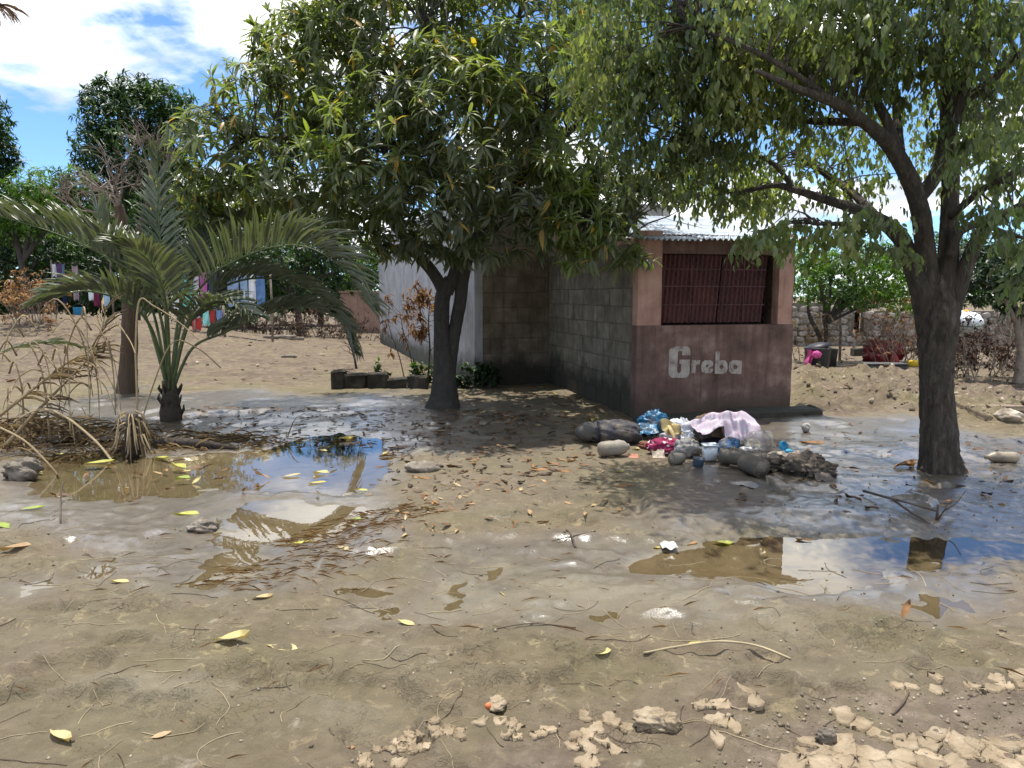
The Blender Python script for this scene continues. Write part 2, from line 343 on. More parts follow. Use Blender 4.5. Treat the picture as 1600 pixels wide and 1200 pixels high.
def mud_material():
    m, nt, b = newmat('flood_mud'); p = pos(nt)
    at = lambda n: nd(nt, 'ShaderNodeAttribute', attribute_name=n).outputs['Fac']
    wet, dry, sub = at('wet'), at('dry'), at('sub')
    ramp = lambda sc, st, det=6, ro=.62, di=0.: rampnode(nt, noise(nt, p, sc, det, ro, di).outputs[0], st).outputs[0]
    BW = lambda a_, b_: [(a_, (0, 0, 0)), (b_, (1, 1, 1))]
    md = noise(nt, p, 4.2, 8, .66, .5).outputs[0]; fin = noise(nt, p, 70, 6, .72).outputs[0]
    c = rampnode(nt, md, [(.28, (.165, .12, .068)), (.45, (.275, .21, .126)), (.58, (.35, .275, .17)), (.75, (.45, .365, .245))]).outputs[0]
    c = mixc(nt, mth(nt, 'MULTIPLY', ramp(.9, BW(.40, .58), 5), .85), c, mixc(nt, md, (.165, .143, .058), (.375, .322, .165)))      # a film of algae
    c = mixc(nt, mth(nt, 'MULTIPLY', ramp(1.7, BW(.5, .66), 5), .45), c, mixc(nt, md, (.27, .19, .125), (.47, .35, .24)))
    c = mixc(nt, mth(nt, 'MULTIPLY', ramp(9, BW(.40, .27), 8, .72, .8), .6), c, (0.101, 0.082, 0.056))
    c = mixc(nt, mth(nt, 'MULTIPLY', ramp(6, BW(.60, .74), 8, .7, .6), .55), c, (0.574, 0.512, 0.411))                                  # paler drying crust
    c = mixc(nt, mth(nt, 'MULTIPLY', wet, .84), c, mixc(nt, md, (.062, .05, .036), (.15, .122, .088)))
    dryc = rampnode(nt, noise(nt, p, 9, 7, .7).outputs[0], [(.25, (.088, .066, .048)), (.5, (.165, .127, .093)), (.75, (.29, .232, .175))]).outputs[0]
    dryc = mixc(nt, .8, dryc, ramp(1.1, [(.32, (.55, .52, .5)), (.5, (.95, .95, .95)), (.66, (1.2, 1.18, 1.15))], 9, .7), 'MULTIPLY')
    dm = mth(nt, 'MULTIPLY', dry, ramp(3.2, BW(.38, .52)))
    c = mixc(nt, dm, c, dryc)
    # shrinkage cracks where the crust has begun to dry
    wv = nd(nt, 'ShaderNodeVectorMath', operation='ADD'); L_(nt, p, wv.inputs[0]); L_(nt, mixc(nt, 1, (0, 0, 0), noise(nt, p, 6, 3).outputs['Color']), wv.inputs[1])
    vo = nd(nt, 'ShaderNodeTexVoronoi', feature='DISTANCE_TO_EDGE'); vo.inputs['Scale'].default_value = 5.5; L_(nt, wv.outputs[0], vo.inputs['Vector'])
    ck = mth(nt, 'MULTIPLY', rampnode(nt, vo.outputs['Distance'], [(.004, (1, 1, 1)), (.016, (0, 0, 0))]).outputs[0], ramp(2.2, BW(.50, .60), 5)); ck = mth(nt, 'MULTIPLY', ck, mth(nt, 'SUBTRACT', 1.0, wet, True))
    c = mixc(nt, mth(nt, 'MULTIPLY', ck, .75), c, (0.062, 0.050, 0.034))
    c = mixc(nt, sub, c, mixc(nt, noise(nt, p, 3, 4).outputs[0], (.13, .11, .07), (.245, .205, .135)))
    c = mixc(nt, .8, c, rampnode(nt, fin, [(.28, (.7, .67, .62)), (.44, (1, 1, 1)), (.62, (1, 1, 1)), (.75, (1.35, 1.3, 1.22))]).outputs[0], 'MULTIPLY')
    L_(nt, c, b.inputs['Base Color'])
    wr = mth(nt, 'MULTIPLY', wet, ramp(7, [(.26, (.35, .35, .35)), (.46, (1, 1, 1))]))
    rg = mth(nt, 'MULTIPLY_ADD', wr, -.27); rg.node.inputs[2].default_value = .66
    rg = mth(nt, 'ADD', rg, mth(nt, 'MULTIPLY', dm, .3), True); L_(nt, rg, b.inputs['Roughness'])
    L_(nt, mth(nt, 'MULTIPLY_ADD', wet, .3), b.inputs['Specular IOR Level']); b.inputs['Specular IOR Level'].links[0].from_node.inputs[2].default_value = .14
    cw = mth(nt, 'MULTIPLY', mth(nt, 'SUBTRACT', wr, .5, True), 2.2, True); L_(nt, cw, b.inputs['Coat Weight']); b.inputs['Coat Roughness'].default_value = .22; b.inputs['Coat IOR'].default_value = 1.7
    h1 = noise(nt, p, 13, 9, .72, .7).outputs[0]; h2 = noise(nt, p, 60, 5, .7).outputs[0]
    hs = mth(nt, 'ADD', h1, mth(nt, 'MULTIPLY', h2, .28)); hs = mth(nt, 'SUBTRACT', hs, mth(nt, 'MULTIPLY', ck, .25))
    bn = bump(nt, b, hs, 1, .042)
    st = mth(nt, 'MULTIPLY_ADD', wet, -.45); st.node.inputs[2].default_value = .95; L_(nt, st, bn.inputs['Strength'])
    n2 = nd(nt, 'ShaderNodeBump'); n2.inputs['Strength'].default_value = .15; n2.inputs['Distance'].default_value = .02; L_(nt, noise(nt, p, 16, 9, .74).outputs[0], n2.inputs['Height']); L_(nt, n2.outputs[0], b.inputs['Coat Normal']); cs = mth(nt, 'MULTIPLY_ADD', wet, -.75, True); cs.node.inputs[2].default_value = .85; L_(nt, cs, n2.inputs['Strength'])
    return m
def water_material():
    m, nt, b = newmat('puddle_water'); nt.nodes.remove(b)
    g = nd(nt, 'ShaderNodeBsdfGlossy'); g.inputs['Roughness'].default_value = .012; g.inputs[0].default_value = (1, 1, 1, 1)
    t = nd(nt, 'ShaderNodeBsdfTransparent'); t.inputs[0].default_value = (.86, .81, .70, 1)
    fr = nd(nt, 'ShaderNodeFresnel'); fr.inputs[0].default_value = 1.65
    bp = nd(nt, 'ShaderNodeBump'); bp.inputs['Strength'].default_value = .025; bp.inputs['Distance'].default_value = .01; L_(nt, noise(nt, pos(nt), 9, 2).outputs[0], bp.inputs['Height'])
    L_(nt, bp.outputs[0], g.inputs['Normal'])
    mx = nd(nt, 'ShaderNodeMixShader'); L_(nt, fr.outputs[0], mx.inputs[0]); L_(nt, t.outputs[0], mx.inputs[1]); L_(nt, g.outputs[0], mx.inputs[2])
    L_(nt, mx.outputs[0], nt.nodes['Material Output'].inputs[0]); return m
M = {}
M['mud'] = mud_material(); M['water'] = water_material()

# ---------------------------------------------------------------- the ground: one sheet, finest where one looks at it closely
rows = list(np.linspace(-40, 1.1, 14)); y = 1.1
while y < 16: y *= 1.0056; rows.append(y)
while y < 420: y *= 1.022; rows.append(y)
rows = np.array(rows); NC = 600
u = np.linspace(-1, 1, NC); wy = np.where(rows > 1.1, 2.6 + .86 * rows, 3.5 + (1.1 - rows) * 1.6)
GX = u[None, :] * wy[:, None]; GY = np.repeat(rows[:, None], NC, 1); fx, fy = GX.ravel(), GY.ravel()
GZ = gh(fx, fy)
idx = np.arange(len(rows) * NC).reshape(len(rows), NC)
FQ = np.stack([idx[:-1, :-1], idx[:-1, 1:], idx[1:, 1:], idx[1:, :-1]], -1).reshape(-1, 4)
jk = 1 + np.clip(fy - 6, 0, 8) * .45; jx = fx + .5 * jk * (fbm(fx * .9, fy * .9, 4, 81) - .5); jy = fy + .9 * jk * (fbm(fx * .9, fy * .9, 4, 83) - .5)
wet = np.zeros(len(fx)); dry = np.zeros(len(fx))
for q in WET: wet = np.maximum(wet, sstep(.45, -.35, poly_sd(jx, jy, q, 2)))
MANGO_SHADE_LITTER = pw([(560,650),(690,612),(890,606),(990,660),(1010,720),(980,790),(760,840),(620,800),(600,700)])
wet = np.maximum(wet, .5 * sstep(.5, -.5, poly_sd(jx, jy, MANGO_SHADE_LITTER, 2)))  # mango's shade and dark litter painted in as half-strength wetness
for q in DRY: dry = np.maximum(dry, sstep(.25, -.2, poly_sd(jx, jy, q, 2)))
dry = np.maximum(dry, sstep(13, 17, fy) * .9)
wet = wet * (1 - .8 * dry) * sstep(60, 14, fy)
sdw = basin(fx, fy)[0]; sub = sstep(.05, -.05, sdw)
wet = np.maximum(wet, .40 * fbm(fx * .8, fy * .8, 3, 44) ** 1.0 * 1.3 * sstep(10, 6, fy)); wet = np.maximum(wet, .62 * sstep(.28, .02, sdw))
film = np.zeros(len(fx))
for q in FILM: film = np.maximum(film, sstep(.12, -.22, poly_sd(jx, jy, q, 2)))
film *= sstep(.30, .50, fbm(fx * 2.2, fy * 3.2, 4, 66)); sub = np.maximum(sub, .9 * film); wet = np.maximum(wet, .55 * film)
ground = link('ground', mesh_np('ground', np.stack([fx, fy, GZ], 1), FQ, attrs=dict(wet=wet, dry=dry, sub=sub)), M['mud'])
ground['kind'] = 'structure'
me = bpy.data.meshes.new('puddle_water'); me.from_pydata([(-9, -3.5, 0), (9, -3.5, 0), (9, 3.5, 0), (-9, 3.5, 0)], [], [(0, 1, 2, 3)])
link('puddle_water', me, M['water'], None, (0, 6, 0))['kind'] = 'structure'

# ================================================================ leaves
T8 = np.array([(0,0,0),(.3,-.5,.03),(.3,0,-.015),(.3,.5,.03),(.7,-.38,-.06),(.7,0,-.10),(.7,.38,-.06),(1,0,-.26)], float)
F8 = np.array([(0,2,1),(0,3,2),(1,2,5),(1,5,4),(2,3,6),(2,6,5),(4,5,7),(5,6,7)])
T5 = np.array([(0,0,0),(.42,-.5,.03),(.42,0,-.04),(.42,.5,.03),(1,0,-.15)], float)
F5 = np.array([(0,2,1),(0,3,2),(1,2,4),(2,3,4)])
def nrmz(a): return a / (np.linalg.norm(a, axis=-1, keepdims=True) + 1e-9)
def leaf_arrays(Ps, D, Nn, Ln, Wd, T, Fc):
    D = nrmz(D); Nn = nrmz(Nn - D * (D * Nn).sum(1, keepdims=True)); Sd = np.cross(Nn, D)
    V = Ps[:, None] + D[:, None] * (Ln[:, None, None] * T[None, :, 0:1]) + Sd[:, None] * (Wd[:, None, None] * T[None, :, 1:2]) + Nn[:, None] * (Ln[:, None, None] * T[None, :, 2:3])
    k = len(T); Fx = (np.arange(len(Ps)) * k)[:, None, None] + Fc[None]
    return V.reshape(-1, 3), Fx.reshape(-1, 3)
class Leaves:
    def __init__(s, T=T8, Fc=F8): s.a = []; s.T, s.Fc = T, Fc
    def add(s, Ps, D, Nn, Ln, Wd, t):
        n = len(Ps); s.a.append((np.asarray(Ps, float), np.asarray(D, float), np.asarray(Nn, float), np.broadcast_to(Ln, n).astype(float), np.broadcast_to(Wd, n).astype(float), np.broadcast_to(t, n).astype(float)))
    def cat(s): return [np.concatenate([q[i] for q in s.a]) for i in range(6)]
    def build(s, name, mat, parent, singles=0, single_name='leaf', kind='stuff', seen=None):
        Ps, D, Nn, Ln, Wd, t = s.cat(); keep = np.ones(len(Ps), bool)
        if singles:                         # the leaves that show largest, each an object of its own
            dv = Ps - np.array([0, 0, CAM_H]); yy = dv[:, 1] * cp - dv[:, 2] * sp; vx = dv[:, 0] / yy * F_PX + 800; vz = 600 - (dv[:, 1] * sp + dv[:, 2] * cp) / yy * F_PX
            vis = (vx > 5) & (vx < 1595) & (vz > 5) & (vz < 1195) & (yy > .5)
            # nearest leaf in each small cell of the view, then the largest of those
            cell = (vx // 16).astype(int) * 1000 + (vz // 16).astype(int); order = np.lexsort((yy, cell)); order = order[vis[order]]
            first = order[np.r_[True, np.diff(cell[order]) != 0]]
            size = Ln[first] / yy[first]; pick = first[np.argsort(-size)][:singles]; keep[pick] = False
            o = np.array(wloc(parent)); Dn = nrmz(D); N2 = nrmz(Nn - Dn * (Dn * Nn).sum(1, keepdims=True)); Sd = np.cross(N2, Dn); var = {}
            for i in pick:
                b = int(t[i] * 7.99)
                if b not in var: var[b] = mesh_np(single_name, s.T, s.Fc, np.full(len(s.T), (b + .5) / 8)); var[b].materials.append(mat)
                q = link(single_name, var[b], None, parent); l = Ln[i]
                mt = Matrix(((Dn[i][0] * l, Sd[i][0] * Wd[i], N2[i][0] * l, 0), (Dn[i][1] * l, Sd[i][1] * Wd[i], N2[i][1] * l, 0), (Dn[i][2] * l, Sd[i][2] * Wd[i], N2[i][2] * l, 0), (0, 0, 0, 1)))
                mt.translation = Vector(Ps[i] - o); q.matrix_basis = mt
        V, Fx = leaf_arrays(Ps[keep], D[keep], Nn[keep], Ln[keep], Wd[keep], s.T, s.Fc)
        me = mesh_np(name, V - np.array(wloc(parent) if parent else (0, 0, 0)), Fx, np.repeat(t[keep], len(s.T)))
        ob = link(name, me, mat, parent)
        if kind: ob['kind'] = kind
        return ob
def in_blobs(blobs, per_m2, shell=.55):     # points spread through lumpy ellipsoids, mostly near their skin, with the way out
    Ps, O = [], []
    for c, rx, ry, rz, k in blobs:
        n = int(per_m2 * k * 4.2 * (rx * ry + rx * rz + ry * rz))
        d = nrmz(rng.normal(size=(n, 3))); r = (shell + (1 - shell) * rng.random(n) ** .7)[:, None]
        lump = .8 + .4 * fbm(d[:, 0] * 2 + c[0], d[:, 1] * 2 + d[:, 2] * 1.7 + c[2], 3, 5)[:, None]
        Ps.append(np.array(c) + d * r * lump * np.array([rx, ry, rz])); O.append(nrmz(d / np.array([rx, ry, rz])))
    return np.concatenate(Ps), np.concatenate(O)
def rosettes(lv, C, A, nl=(7, 12), L=(.14, .27), wr=.21, tint=None, droop=.5, yel=.03):
    n = len(C); k = rng.integers(nl[0], nl[1] + 1, n); id_ = np.repeat(np.arange(n), k); m = len(id_)
    a = nrmz(A[id_] + rng.normal(size=(m, 3)) * .12); rd = rng.normal(size=(m, 3)); pr = nrmz(rd - a * (rd * a).sum(1, keepdims=True))
    th = R(35) + rng.random(m) * R(75); D = a * np.cos(th)[:, None] + pr * np.sin(th)[:, None]
    D[:, 2] -= droop * rng.random(m) * 1.3; D = nrmz(D)
    up = a * .6 + np.array([0, 0, .8]); Ln = rng.uniform(*L, m) * np.repeat(rng.uniform(.7, 1.15, n), k)
    base = np.repeat(rng.random(n) if tint is None else tint, k); t = np.clip(base * .55 + .05 + rng.normal(size=m) * .07, 0, .76)
    y_ = rng.random(m) < yel; t[y_] = .9 + .09 * rng.random(y_.sum())
    lv.add(C[id_] - a * (rng.random(m) * .05)[:, None], D, up, Ln, Ln * wr * rng.uniform(.8, 1.2, m), t)
def limb(mb, pts, base_d, n=9, t=.5, rough=.06, sub=5, ridge=0):   # px, py, depth offset, radius in px  -> smooth tube
    Q = [(P(a, b, base_d + o), r * (base_d + o) / F_PX) for a, b, o, r in pts]
    path, rad = [], []
    for i in range(len(Q) - 1):
        p0, p1, p2, p3 = [Q[max(0, min(len(Q) - 1, i + k))][0] for k in (-1, 0, 1, 2)]
        for j in range(sub):
            w = j / sub; path.append(.5 * ((2 * p1) + (p2 - p0) * w + (2 * p0 - 5 * p1 + 4 * p2 - p3) * w * w + (3 * p1 - p0 - 3 * p2 + p3) * w ** 3)); rad.append(Q[i][1] * (1 - w) + Q[i + 1][1] * w)
    path.append(Q[-1][0]); rad.append(Q[-1][1])
    mb.tube(path, rad, n, t, rough=rough, ridge=ridge); return path, rad
def twigs(mb, targets, skel, r0=.012, t=.5, sag=.1, n=5):   # thin wood from the limbs out to the leaves
    sk = np.array([tuple(p) for p in skel])
    for c in targets:
        d = np.linalg.norm(sk - c, axis=1); i = int(np.argmin(d + rng.random(len(d)) * .25)); a, b = Vector(sk[i]), Vector(c)
        m = (a + b) / 2 + Vector(rng.normal(size=3) * .10 * (b - a).length) + Vector((0, 0, sag)); q = (m + b) / 2 + Vector(rng.normal(size=3) * .04)
        mb.tube([a, (a + m) / 2 + Vector((0, 0, sag * .4)), m, q, b], [r0, r0 * .8, r0 * .6, r0 * .4, r0 * .22], n, t, cap=False)
def spray(mb, p, d, ln, r, depth, spread=.6, kids=3, t=.5, tips=None, up=.0, seg=3):
    p = Vector(p); d = Vector(d).normalized(); path = [p]; q = p.copy(); dd = d.copy()
    for i in range(seg):
        dd = (dd + Vector(rng.normal(size=3) * .18) + Vector((0, 0, up))).normalized(); q = q + dd * (ln / seg); path.append(q.copy())
    mb.tube(path, [r * (1 - .45 * i / seg) for i in range(seg + 1)], 5 if r > .012 else 4, t, cap=False)
    if depth <= 0:
        if tips is not None: tips.append((q.copy(), dd.copy()))
        return
    for k in range(kids):
        i = random.randint(1, seg); nd_ = (dd + Vector(rng.normal(size=3) * spread)).normalized()
        spray(mb, path[i], nd_, ln * random.uniform(.55, .8), r * .55, depth - 1, spread, kids, t, tips, up, seg)

BARK = [(.3, (.035, .028, .022)), (.5, (.075, .06, .048)), (.72, (.13, .108, .088))]
def barkmat(name, stops, sc=(9, 9, 2.2), dist=.03, mudh=None):
    m, nt, b = newmat(name); mp = nd(nt, 'ShaderNodeMapping'); mp.inputs['Scale'].default_value = sc; L_(nt, pos(nt), mp.inputs[0])
    n = noise(nt, mp.outputs[0], 2.4, 8, .68, .8); c = rampnode(nt, n.outputs[0], stops).outputs[0]
    n2 = noise(nt, pos(nt), 3.0, 4); c = mixc(nt, mth(nt, 'MULTIPLY', n2.outputs[0], .5), c, (.10, .095, .085))
    L_(nt, c, b.inputs['Base Color']); b.inputs['Roughness'].default_value = .85; b.inputs['Specular IOR Level'].default_value = .2
    bump(nt, b, n.outputs[0], .9, dist); return m
M['bark_r'] = barkmat('bark_broadleaf', [(.3, (.026, .02, .014)), (.5, (.08, .062, .046)), (.72, (.19, .155, .12))], dist=.09)
M['bark_m'] = barkmat('bark_mango', [(.3, (.024, .02, .017)), (.55, (.055, .046, .039)), (.8, (.095, .08, .068))], (8, 8, 4))
M['leaf_m'] = leafmat('mango_leaf', [(0, (.07, .092, .047)), (.3, (.11, .145, .06)), (.55, (.15, .20, .055)), (.76, (.215, .285, .058)), (.80, (.22, .29, .058)), (.88, (.42, .31, .03)), (1, (.5, .27, .04))], rough=.42, spec=.45, trans=.48, dust=.45)
M['leaf_b'] = leafmat('broadleaf_leaf', [(0, (.066, .093, .044)), (.35, (.108, .152, .063)), (.6, (.142, .194, .075)), (.78, (.18, .226, .085)), (1, (.25, .275, .10))], rough=.45, spec=.4, trans=.5, dust=.35)
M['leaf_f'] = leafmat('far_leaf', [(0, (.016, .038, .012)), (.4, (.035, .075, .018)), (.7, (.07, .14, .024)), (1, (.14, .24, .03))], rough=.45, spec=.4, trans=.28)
M['leaf_y'] = leafmat('citrus_leaf', [(0, (.025, .055, .012)), (.4, (.06, .125, .018)), (.75, (.13, .24, .022)), (1, (.22, .32, .03))], rough=.42, spec=.4, trans=.42)
M['leaf_dry'] = leafmat('dry_leaf', [(0, (.11, .055, .025)), (.4, (.26, .135, .055)), (.7, (.42, .27, .13)), (1, (.55, .41, .25))], rough=.8, spec=.15, trans=.25, tcol=(1.3, 1.1, .8))
M['leaf_muddy'] = leafmat('muddy_brown_leaf', [(0, (.05, .03, .024)), (.5, (.11, .07, .052)), (1, (.20, .14, .10))], rough=.85, spec=.1, trans=.15, tcol=(1.2, 1.1, .9))
M['palm'] = leafmat('palm_leaflet', [(0, (.04, .058, .034)), (.4, (.07, .096, .056)), (.75, (.11, .14, .088)), (1, (.18, .2, .135))], rough=.42, spec=.5, trans=.16, dust=.4)
M['palm_dry'] = leafmat('dry_palm_leaf', [(0, (.13, .095, .06)), (.5, (.30, .225, .135)), (1, (.5, .40, .25))], rough=.75, spec=.2, trans=.2, tcol=(1.2, 1.1, .8))
M['deadwood'] = pm('dead_wood', [(.3, (.13, .10, .08)), (.7, (.33, .27, .22))], 8, .9, .6, 50)
M['twig'] = pm('dark_twig', [(.3, (.05, .038, .03)), (.7, (.14, .11, .085))], 9, .9, .5, 60)

# ================================================================ the mango tree in front of the house
mb0 = G(692, 636)
mango = thing('mango_tree', 'mango tree with two leaning dark trunks and long drooping leaves before the grey block wall', 'tree', mb0)
MD = mb0.y
tm = MB(); sk = []
for pts in ([(693,646,0,38),(693,636,0,27),(694,618,0,21),(694,590,0,17.5),(693,560,0,14.5),(690,520,0,11.5),(691,470,0,11.5),(697,448,0,11),(700,432,0,4)],
            [(696,460,0,9.5),(676,425,-.05,8.5),(648,392,-.15,8.5),(600,330,-.3,7),(540,262,-.5,5),(470,220,-.6,3.5),(380,215,-.6,2)],
            [(698,458,0,9.5),(710,428,.0,9),(724,375,.1,8.5),(742,300,.15,8),(760,200,.2,6),(800,80,.3,4),(820,-30,.3,2)],
            [(698,600,.03,12),(703,565,.04,10.5),(710,520,.05,9.5),(719,470,.05,9.5),(725,425,.0,9.5),(744,372,-.2,8),(800,300,-.4,7),(880,215,-.5,5),(950,150,-.5,2.5)],
            [(742,300,.15,7),(690,230,.3,6),(620,140,.4,4.5),(560,60,.4,3),(520,-10,.4,2)],
            [(728,375,.0,6),(700,320,-.5,5),(660,270,-1.0,4),(600,240,-1.3,3)],
            [(746,372,-.2,6),(800,345,-.7,5),(870,330,-1.2,4),(940,345,-1.5,2.6),(985,375,-1.6,1.8)],
            [(760,200,.2,5),(700,120,-.6,4),(660,40,-1,2.5)], [(800,300,-.4,5),(830,220,-1.0,4),(860,150,-1.3,2.5)],
            [(742,300,.15,6),(820,250,1.2,5),(900,200,2.0,3)], [(690,230,.3,5),(600,200,1.4,4),(500,170,2.0,2.5)]):
    thick = pts[0][3] > 9; pa, ra = limb(tm, pts, MD, 30 if thick else 9, rough=.015 if thick else .06, sub=10 if thick else 5, ridge=.08 if thick else 0); sk += pa
tm.build('trunk', M['bark_m'], mango)
def B(px, py, d, rx, ry, rz, k=1): return (tuple(P(px, py, d)), rx, ry, rz, k)
mblobs = [B(335,235,MD-.7,.62,.7,.7), B(300,300,MD-.6,.42,.6,.42), B(415,180,MD-.4,.8,.9,.75), B(500,110,MD-.3,.85,1.1,.85), B(620,50,MD-.2,1.2,1.4,1.0), B(790,50,MD-.2,1.3,1.4,1.0),
          B(470,275,MD-1.2,.75,.7,.55), B(590,240,MD-1.6,.85,.75,.65), B(720,190,MD-1.7,.95,.8,.75), B(700,315,MD-1.7,.75,.7,.42), B(830,290,MD-1.5,.75,.7,.5), B(900,210,MD-1.0,.9,.9,.8),
          B(965,300,MD-1.2,.5,.5,.45), B(950,385,MD-1.6,.42,.4,.32,.9), B(900,330,MD-1.6,.4,.4,.3), B(640,360,MD-1.0,.55,.6,.33), B(560,330,MD-.9,.5,.6,.35), B(380,310,MD-.6,.65,.7,.38), B(870,360,MD-1.2,.5,.5,.28), B(760,385,MD-1.2,.5,.5,.2,.8), B(985,320,MD-1.0,.3,.4,.35), B(1045,285,MD-1.0,.42,.4,.3), B(1080,240,MD-.8,.4,.4,.3), B(440,300,MD+.8,.9,.6,.45), B(570,285,MD+.6,.8,.6,.45), B(680,270,MD+.8,.8,.6,.45), B(820,230,MD+.9,.9,.6,.6), B(930,345,MD-1.5,.4,.4,.3), B(610,375,MD-.7,.45,.5,.22), B(680,395,MD-.9,.35,.4,.15,.8), B(1005,395,MD-1.7,.2,.25,.2,.9), B(890,400,MD-1.4,.3,.3,.18,.7),
          B(540,185,MD-1.0,.8,.7,.6), B(660,130,MD-1.3,.9,.8,.65), B(820,120,MD-1.2,.9,.8,.7), B(460,60,MD,.5,.7,.5), B(545,20,MD,.7,.8,.6),
          B(700,-120,MD+.2,2.0,1.8,.9,.7), B(500,190,MD+1.5,1.1,1.0,.8,.7), B(740,200,MD+1.7,1.4,1.0,.9,.7), B(900,120,MD+1.4,1.2,1.0,.9,.7), B(960,40,MD,.9,1,.7,.7)]
C, A = in_blobs(mblobs, 15); A = nrmz(A + np.array([0, 0, .35]) + rng.normal(size=A.shape) * .25)
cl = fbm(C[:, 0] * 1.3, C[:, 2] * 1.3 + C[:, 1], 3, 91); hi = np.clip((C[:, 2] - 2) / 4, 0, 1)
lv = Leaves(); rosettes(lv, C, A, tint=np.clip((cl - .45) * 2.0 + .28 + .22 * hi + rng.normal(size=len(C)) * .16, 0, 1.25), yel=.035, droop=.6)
sel = rng.choice(len(C), 520, replace=False); tw = MB(); twigs(tw, C[sel], sk, .013); tw.build('twigs', M['bark_m'], mango, kind='stuff')
lv.build('crown', M['leaf_m'], mango, 300)

# ================================================================ the broad-leaved tree at the right
rb0 = G(1470, 736); RD = rb0.y
broad = thing('shade_tree', 'spreading broad-leaved tree with thick ridged trunk standing in shiny wet mud', 'tree', rb0)
tb = MB(); sk = []
for pts in ([(1471,750,0,46),(1471,738,0,33),(1469,712,0,27.5),(1466,660,0,24),(1463,600,0,22.5),(1463,560,0,23.5),(1465,520,0,27),(1467,485,0,28),(1468,455,0,20),(1468,430,0,8)],
            [(1452,520,.0,16),(1438,450,0,15),(1418,392,.1,12),(1395,358,.2,11),(1350,332,.3,8),(1300,315,.4,6.5),(1240,296,.5,5),(1209,290,.6,4),(1150,303,.6,2.5)],
            [(1458,500,0,16),(1447,400,0,13),(1436,320,-.1,12.5),(1412,262,-.2,11.5),(1386,222,-.3,10.5),(1350,190,-.5,8.5),(1310,163,-.7,7.5),(1250,140,-.9,5),(1180,110,-1.1,3)],
            [(1405,252,-.2,9),(1388,195,-.2,7.5),(1366,150,-.1,6.5),(1352,105,0,5),(1340,40,0,3)], [(1410,258,-.2,7),(1402,190,.1,6),(1398,130,.2,5),(1390,60,.3,3)],
            [(1475,500,0,17),(1481,420,0,14),(1484,340,0,12),(1485,260,0,11),(1482,180,0,11),(1481,95,0,9),(1486,20,0,7.5),(1492,-80,0,5)],
            [(1436,310,-.1,10),(1465,268,-.15,11),(1476,222,-.2,10),(1500,162,-.3,8.5),(1519,94,-.3,6.5),(1525,10,-.3,4)], [(1500,162,-.3,8),(1545,130,-.4,6.5),(1580,95,-.5,5),(1640,50,-.7,3)],
            [(1485,490,0,14),(1512,410,-.1,11),(1540,356,-.2,10),(1580,330,-.3,7),(1660,290,-.4,5)], [(1484,400,-.1,8),(1500,362,-.15,7),(1535,349,-.2,6),(1560,360,-.3,4),(1600,372,-.4,2.5)],
            [(1395,358,.2,7),(1370,352,-.1,6),(1330,350,-.3,4),(1270,350,-.5,2.5)], [(1482,180,0,8),(1540,180,.5,6),(1610,140,1.0,4)], [(1418,392,.1,8),(1330,300,1.2,6),(1240,240,1.8,4)],
            [(1350,190,-.5,7),(1290,190,.0,6),(1220,185,.4,4),(1140,170,.6,2.5)], [(1310,163,-.7,5),(1200,90,-.9,4),(1080,40,-.6,2.5)], [(1486,20,0,6),(1440,-80,-.5,5),(1380,-160,-1,3)],
            [(1484,340,0,6),(1530,300,-.8,5),(1580,270,-1.2,3)], [(1240,296,.5,4),(1200,250,.6,3.5),(1120,235,.7,2)]):
    thick = pts[0][3] > 15; pa, ra = limb(tb, pts, RD, 44 if thick else 11, rough=.012 if thick else .05, sub=14 if thick else 5, ridge=.13 if thick else 0); sk += pa
tb.build('trunk', M['bark_r'], broad)
rblobs = [B(985,70,RD+.2,.62,.7,.45), B(1090,90,RD+.0,.7,.8,.45), B(1200,50,RD-.4,.8,.9,.4), B(1320,40,RD-.5,.8,.9,.38), B(1440,30,RD-.5,.7,.8,.36), B(1560,70,RD-.5,.6,.7,.4),
          B(1050,185,RD+.3,.62,.7,.36), B(1160,130,RD-.1,.6,.6,.36), B(1270,110,RD-.3,.6,.6,.3), B(950,130,RD+.5,.5,.6,.35), B(1110,245,RD+.7,.5,.6,.22,.8), B(1010,240,RD+.6,.4,.5,.28,.8), B(1200,200,RD+.2,.5,.5,.2,.7), B(1370,110,RD-.2,.4,.5,.2),
          B(1185,372,RD-.3,.2,.4,.10), B(1240,360,RD-.3,.28,.4,.11), B(1310,358,RD-.4,.26,.4,.13), B(1370,340,RD-.5,.18,.3,.14), B(1390,385,RD-.6,.12,.25,.1,.8), 
          B(1570,230,RD-1.0,.3,.5,.3), B(1585,340,RD-1.1,.2,.4,.28), B(1540,190,RD-.4,.35,.4,.25,.8), B(1600,420,RD-1.0,.14,.3,.12),
          B(1200,-120,RD-.2,1.5,1.4,.5,.75), B(1420,-160,RD,1.7,1.6,.6,.7), B(1650,-60,RD,1.2,1.4,.6,.55), B(1000,-60,RD+.4,1.0,1.0,.5,.6),
          B(1260,270,RD+1.8,.9,.7,.3,.4), B(1140,285,RD+1.7,.7,.6,.27,.9), B(1110,300,RD+.9,.35,.4,.16,.9), B(1180,310,RD+.8,.35,.4,.14,.8), B(1400,200,RD+2.0,.9,.8,.35,.35), B(1540,240,RD+1.8,.8,.7,.4,.5), B(1300,200,RD+.9,.6,.5,.2,.5), B(1560,140,RD+1,.7,.7,.4,.6), B(1330,290,RD+1.2,.4,.4,.12,.5)]
C, A = in_blobs(rblobs, 50, .35)
lv = Leaves(T8, F8); n = len(C); k = 9; id_ = np.repeat(np.arange(n), k); m = len(id_); j = np.tile(np.arange(k), n) / k
out = nrmz(A * np.array([1, 1, .2]) + rng.normal(size=A.shape) * .4)[id_]
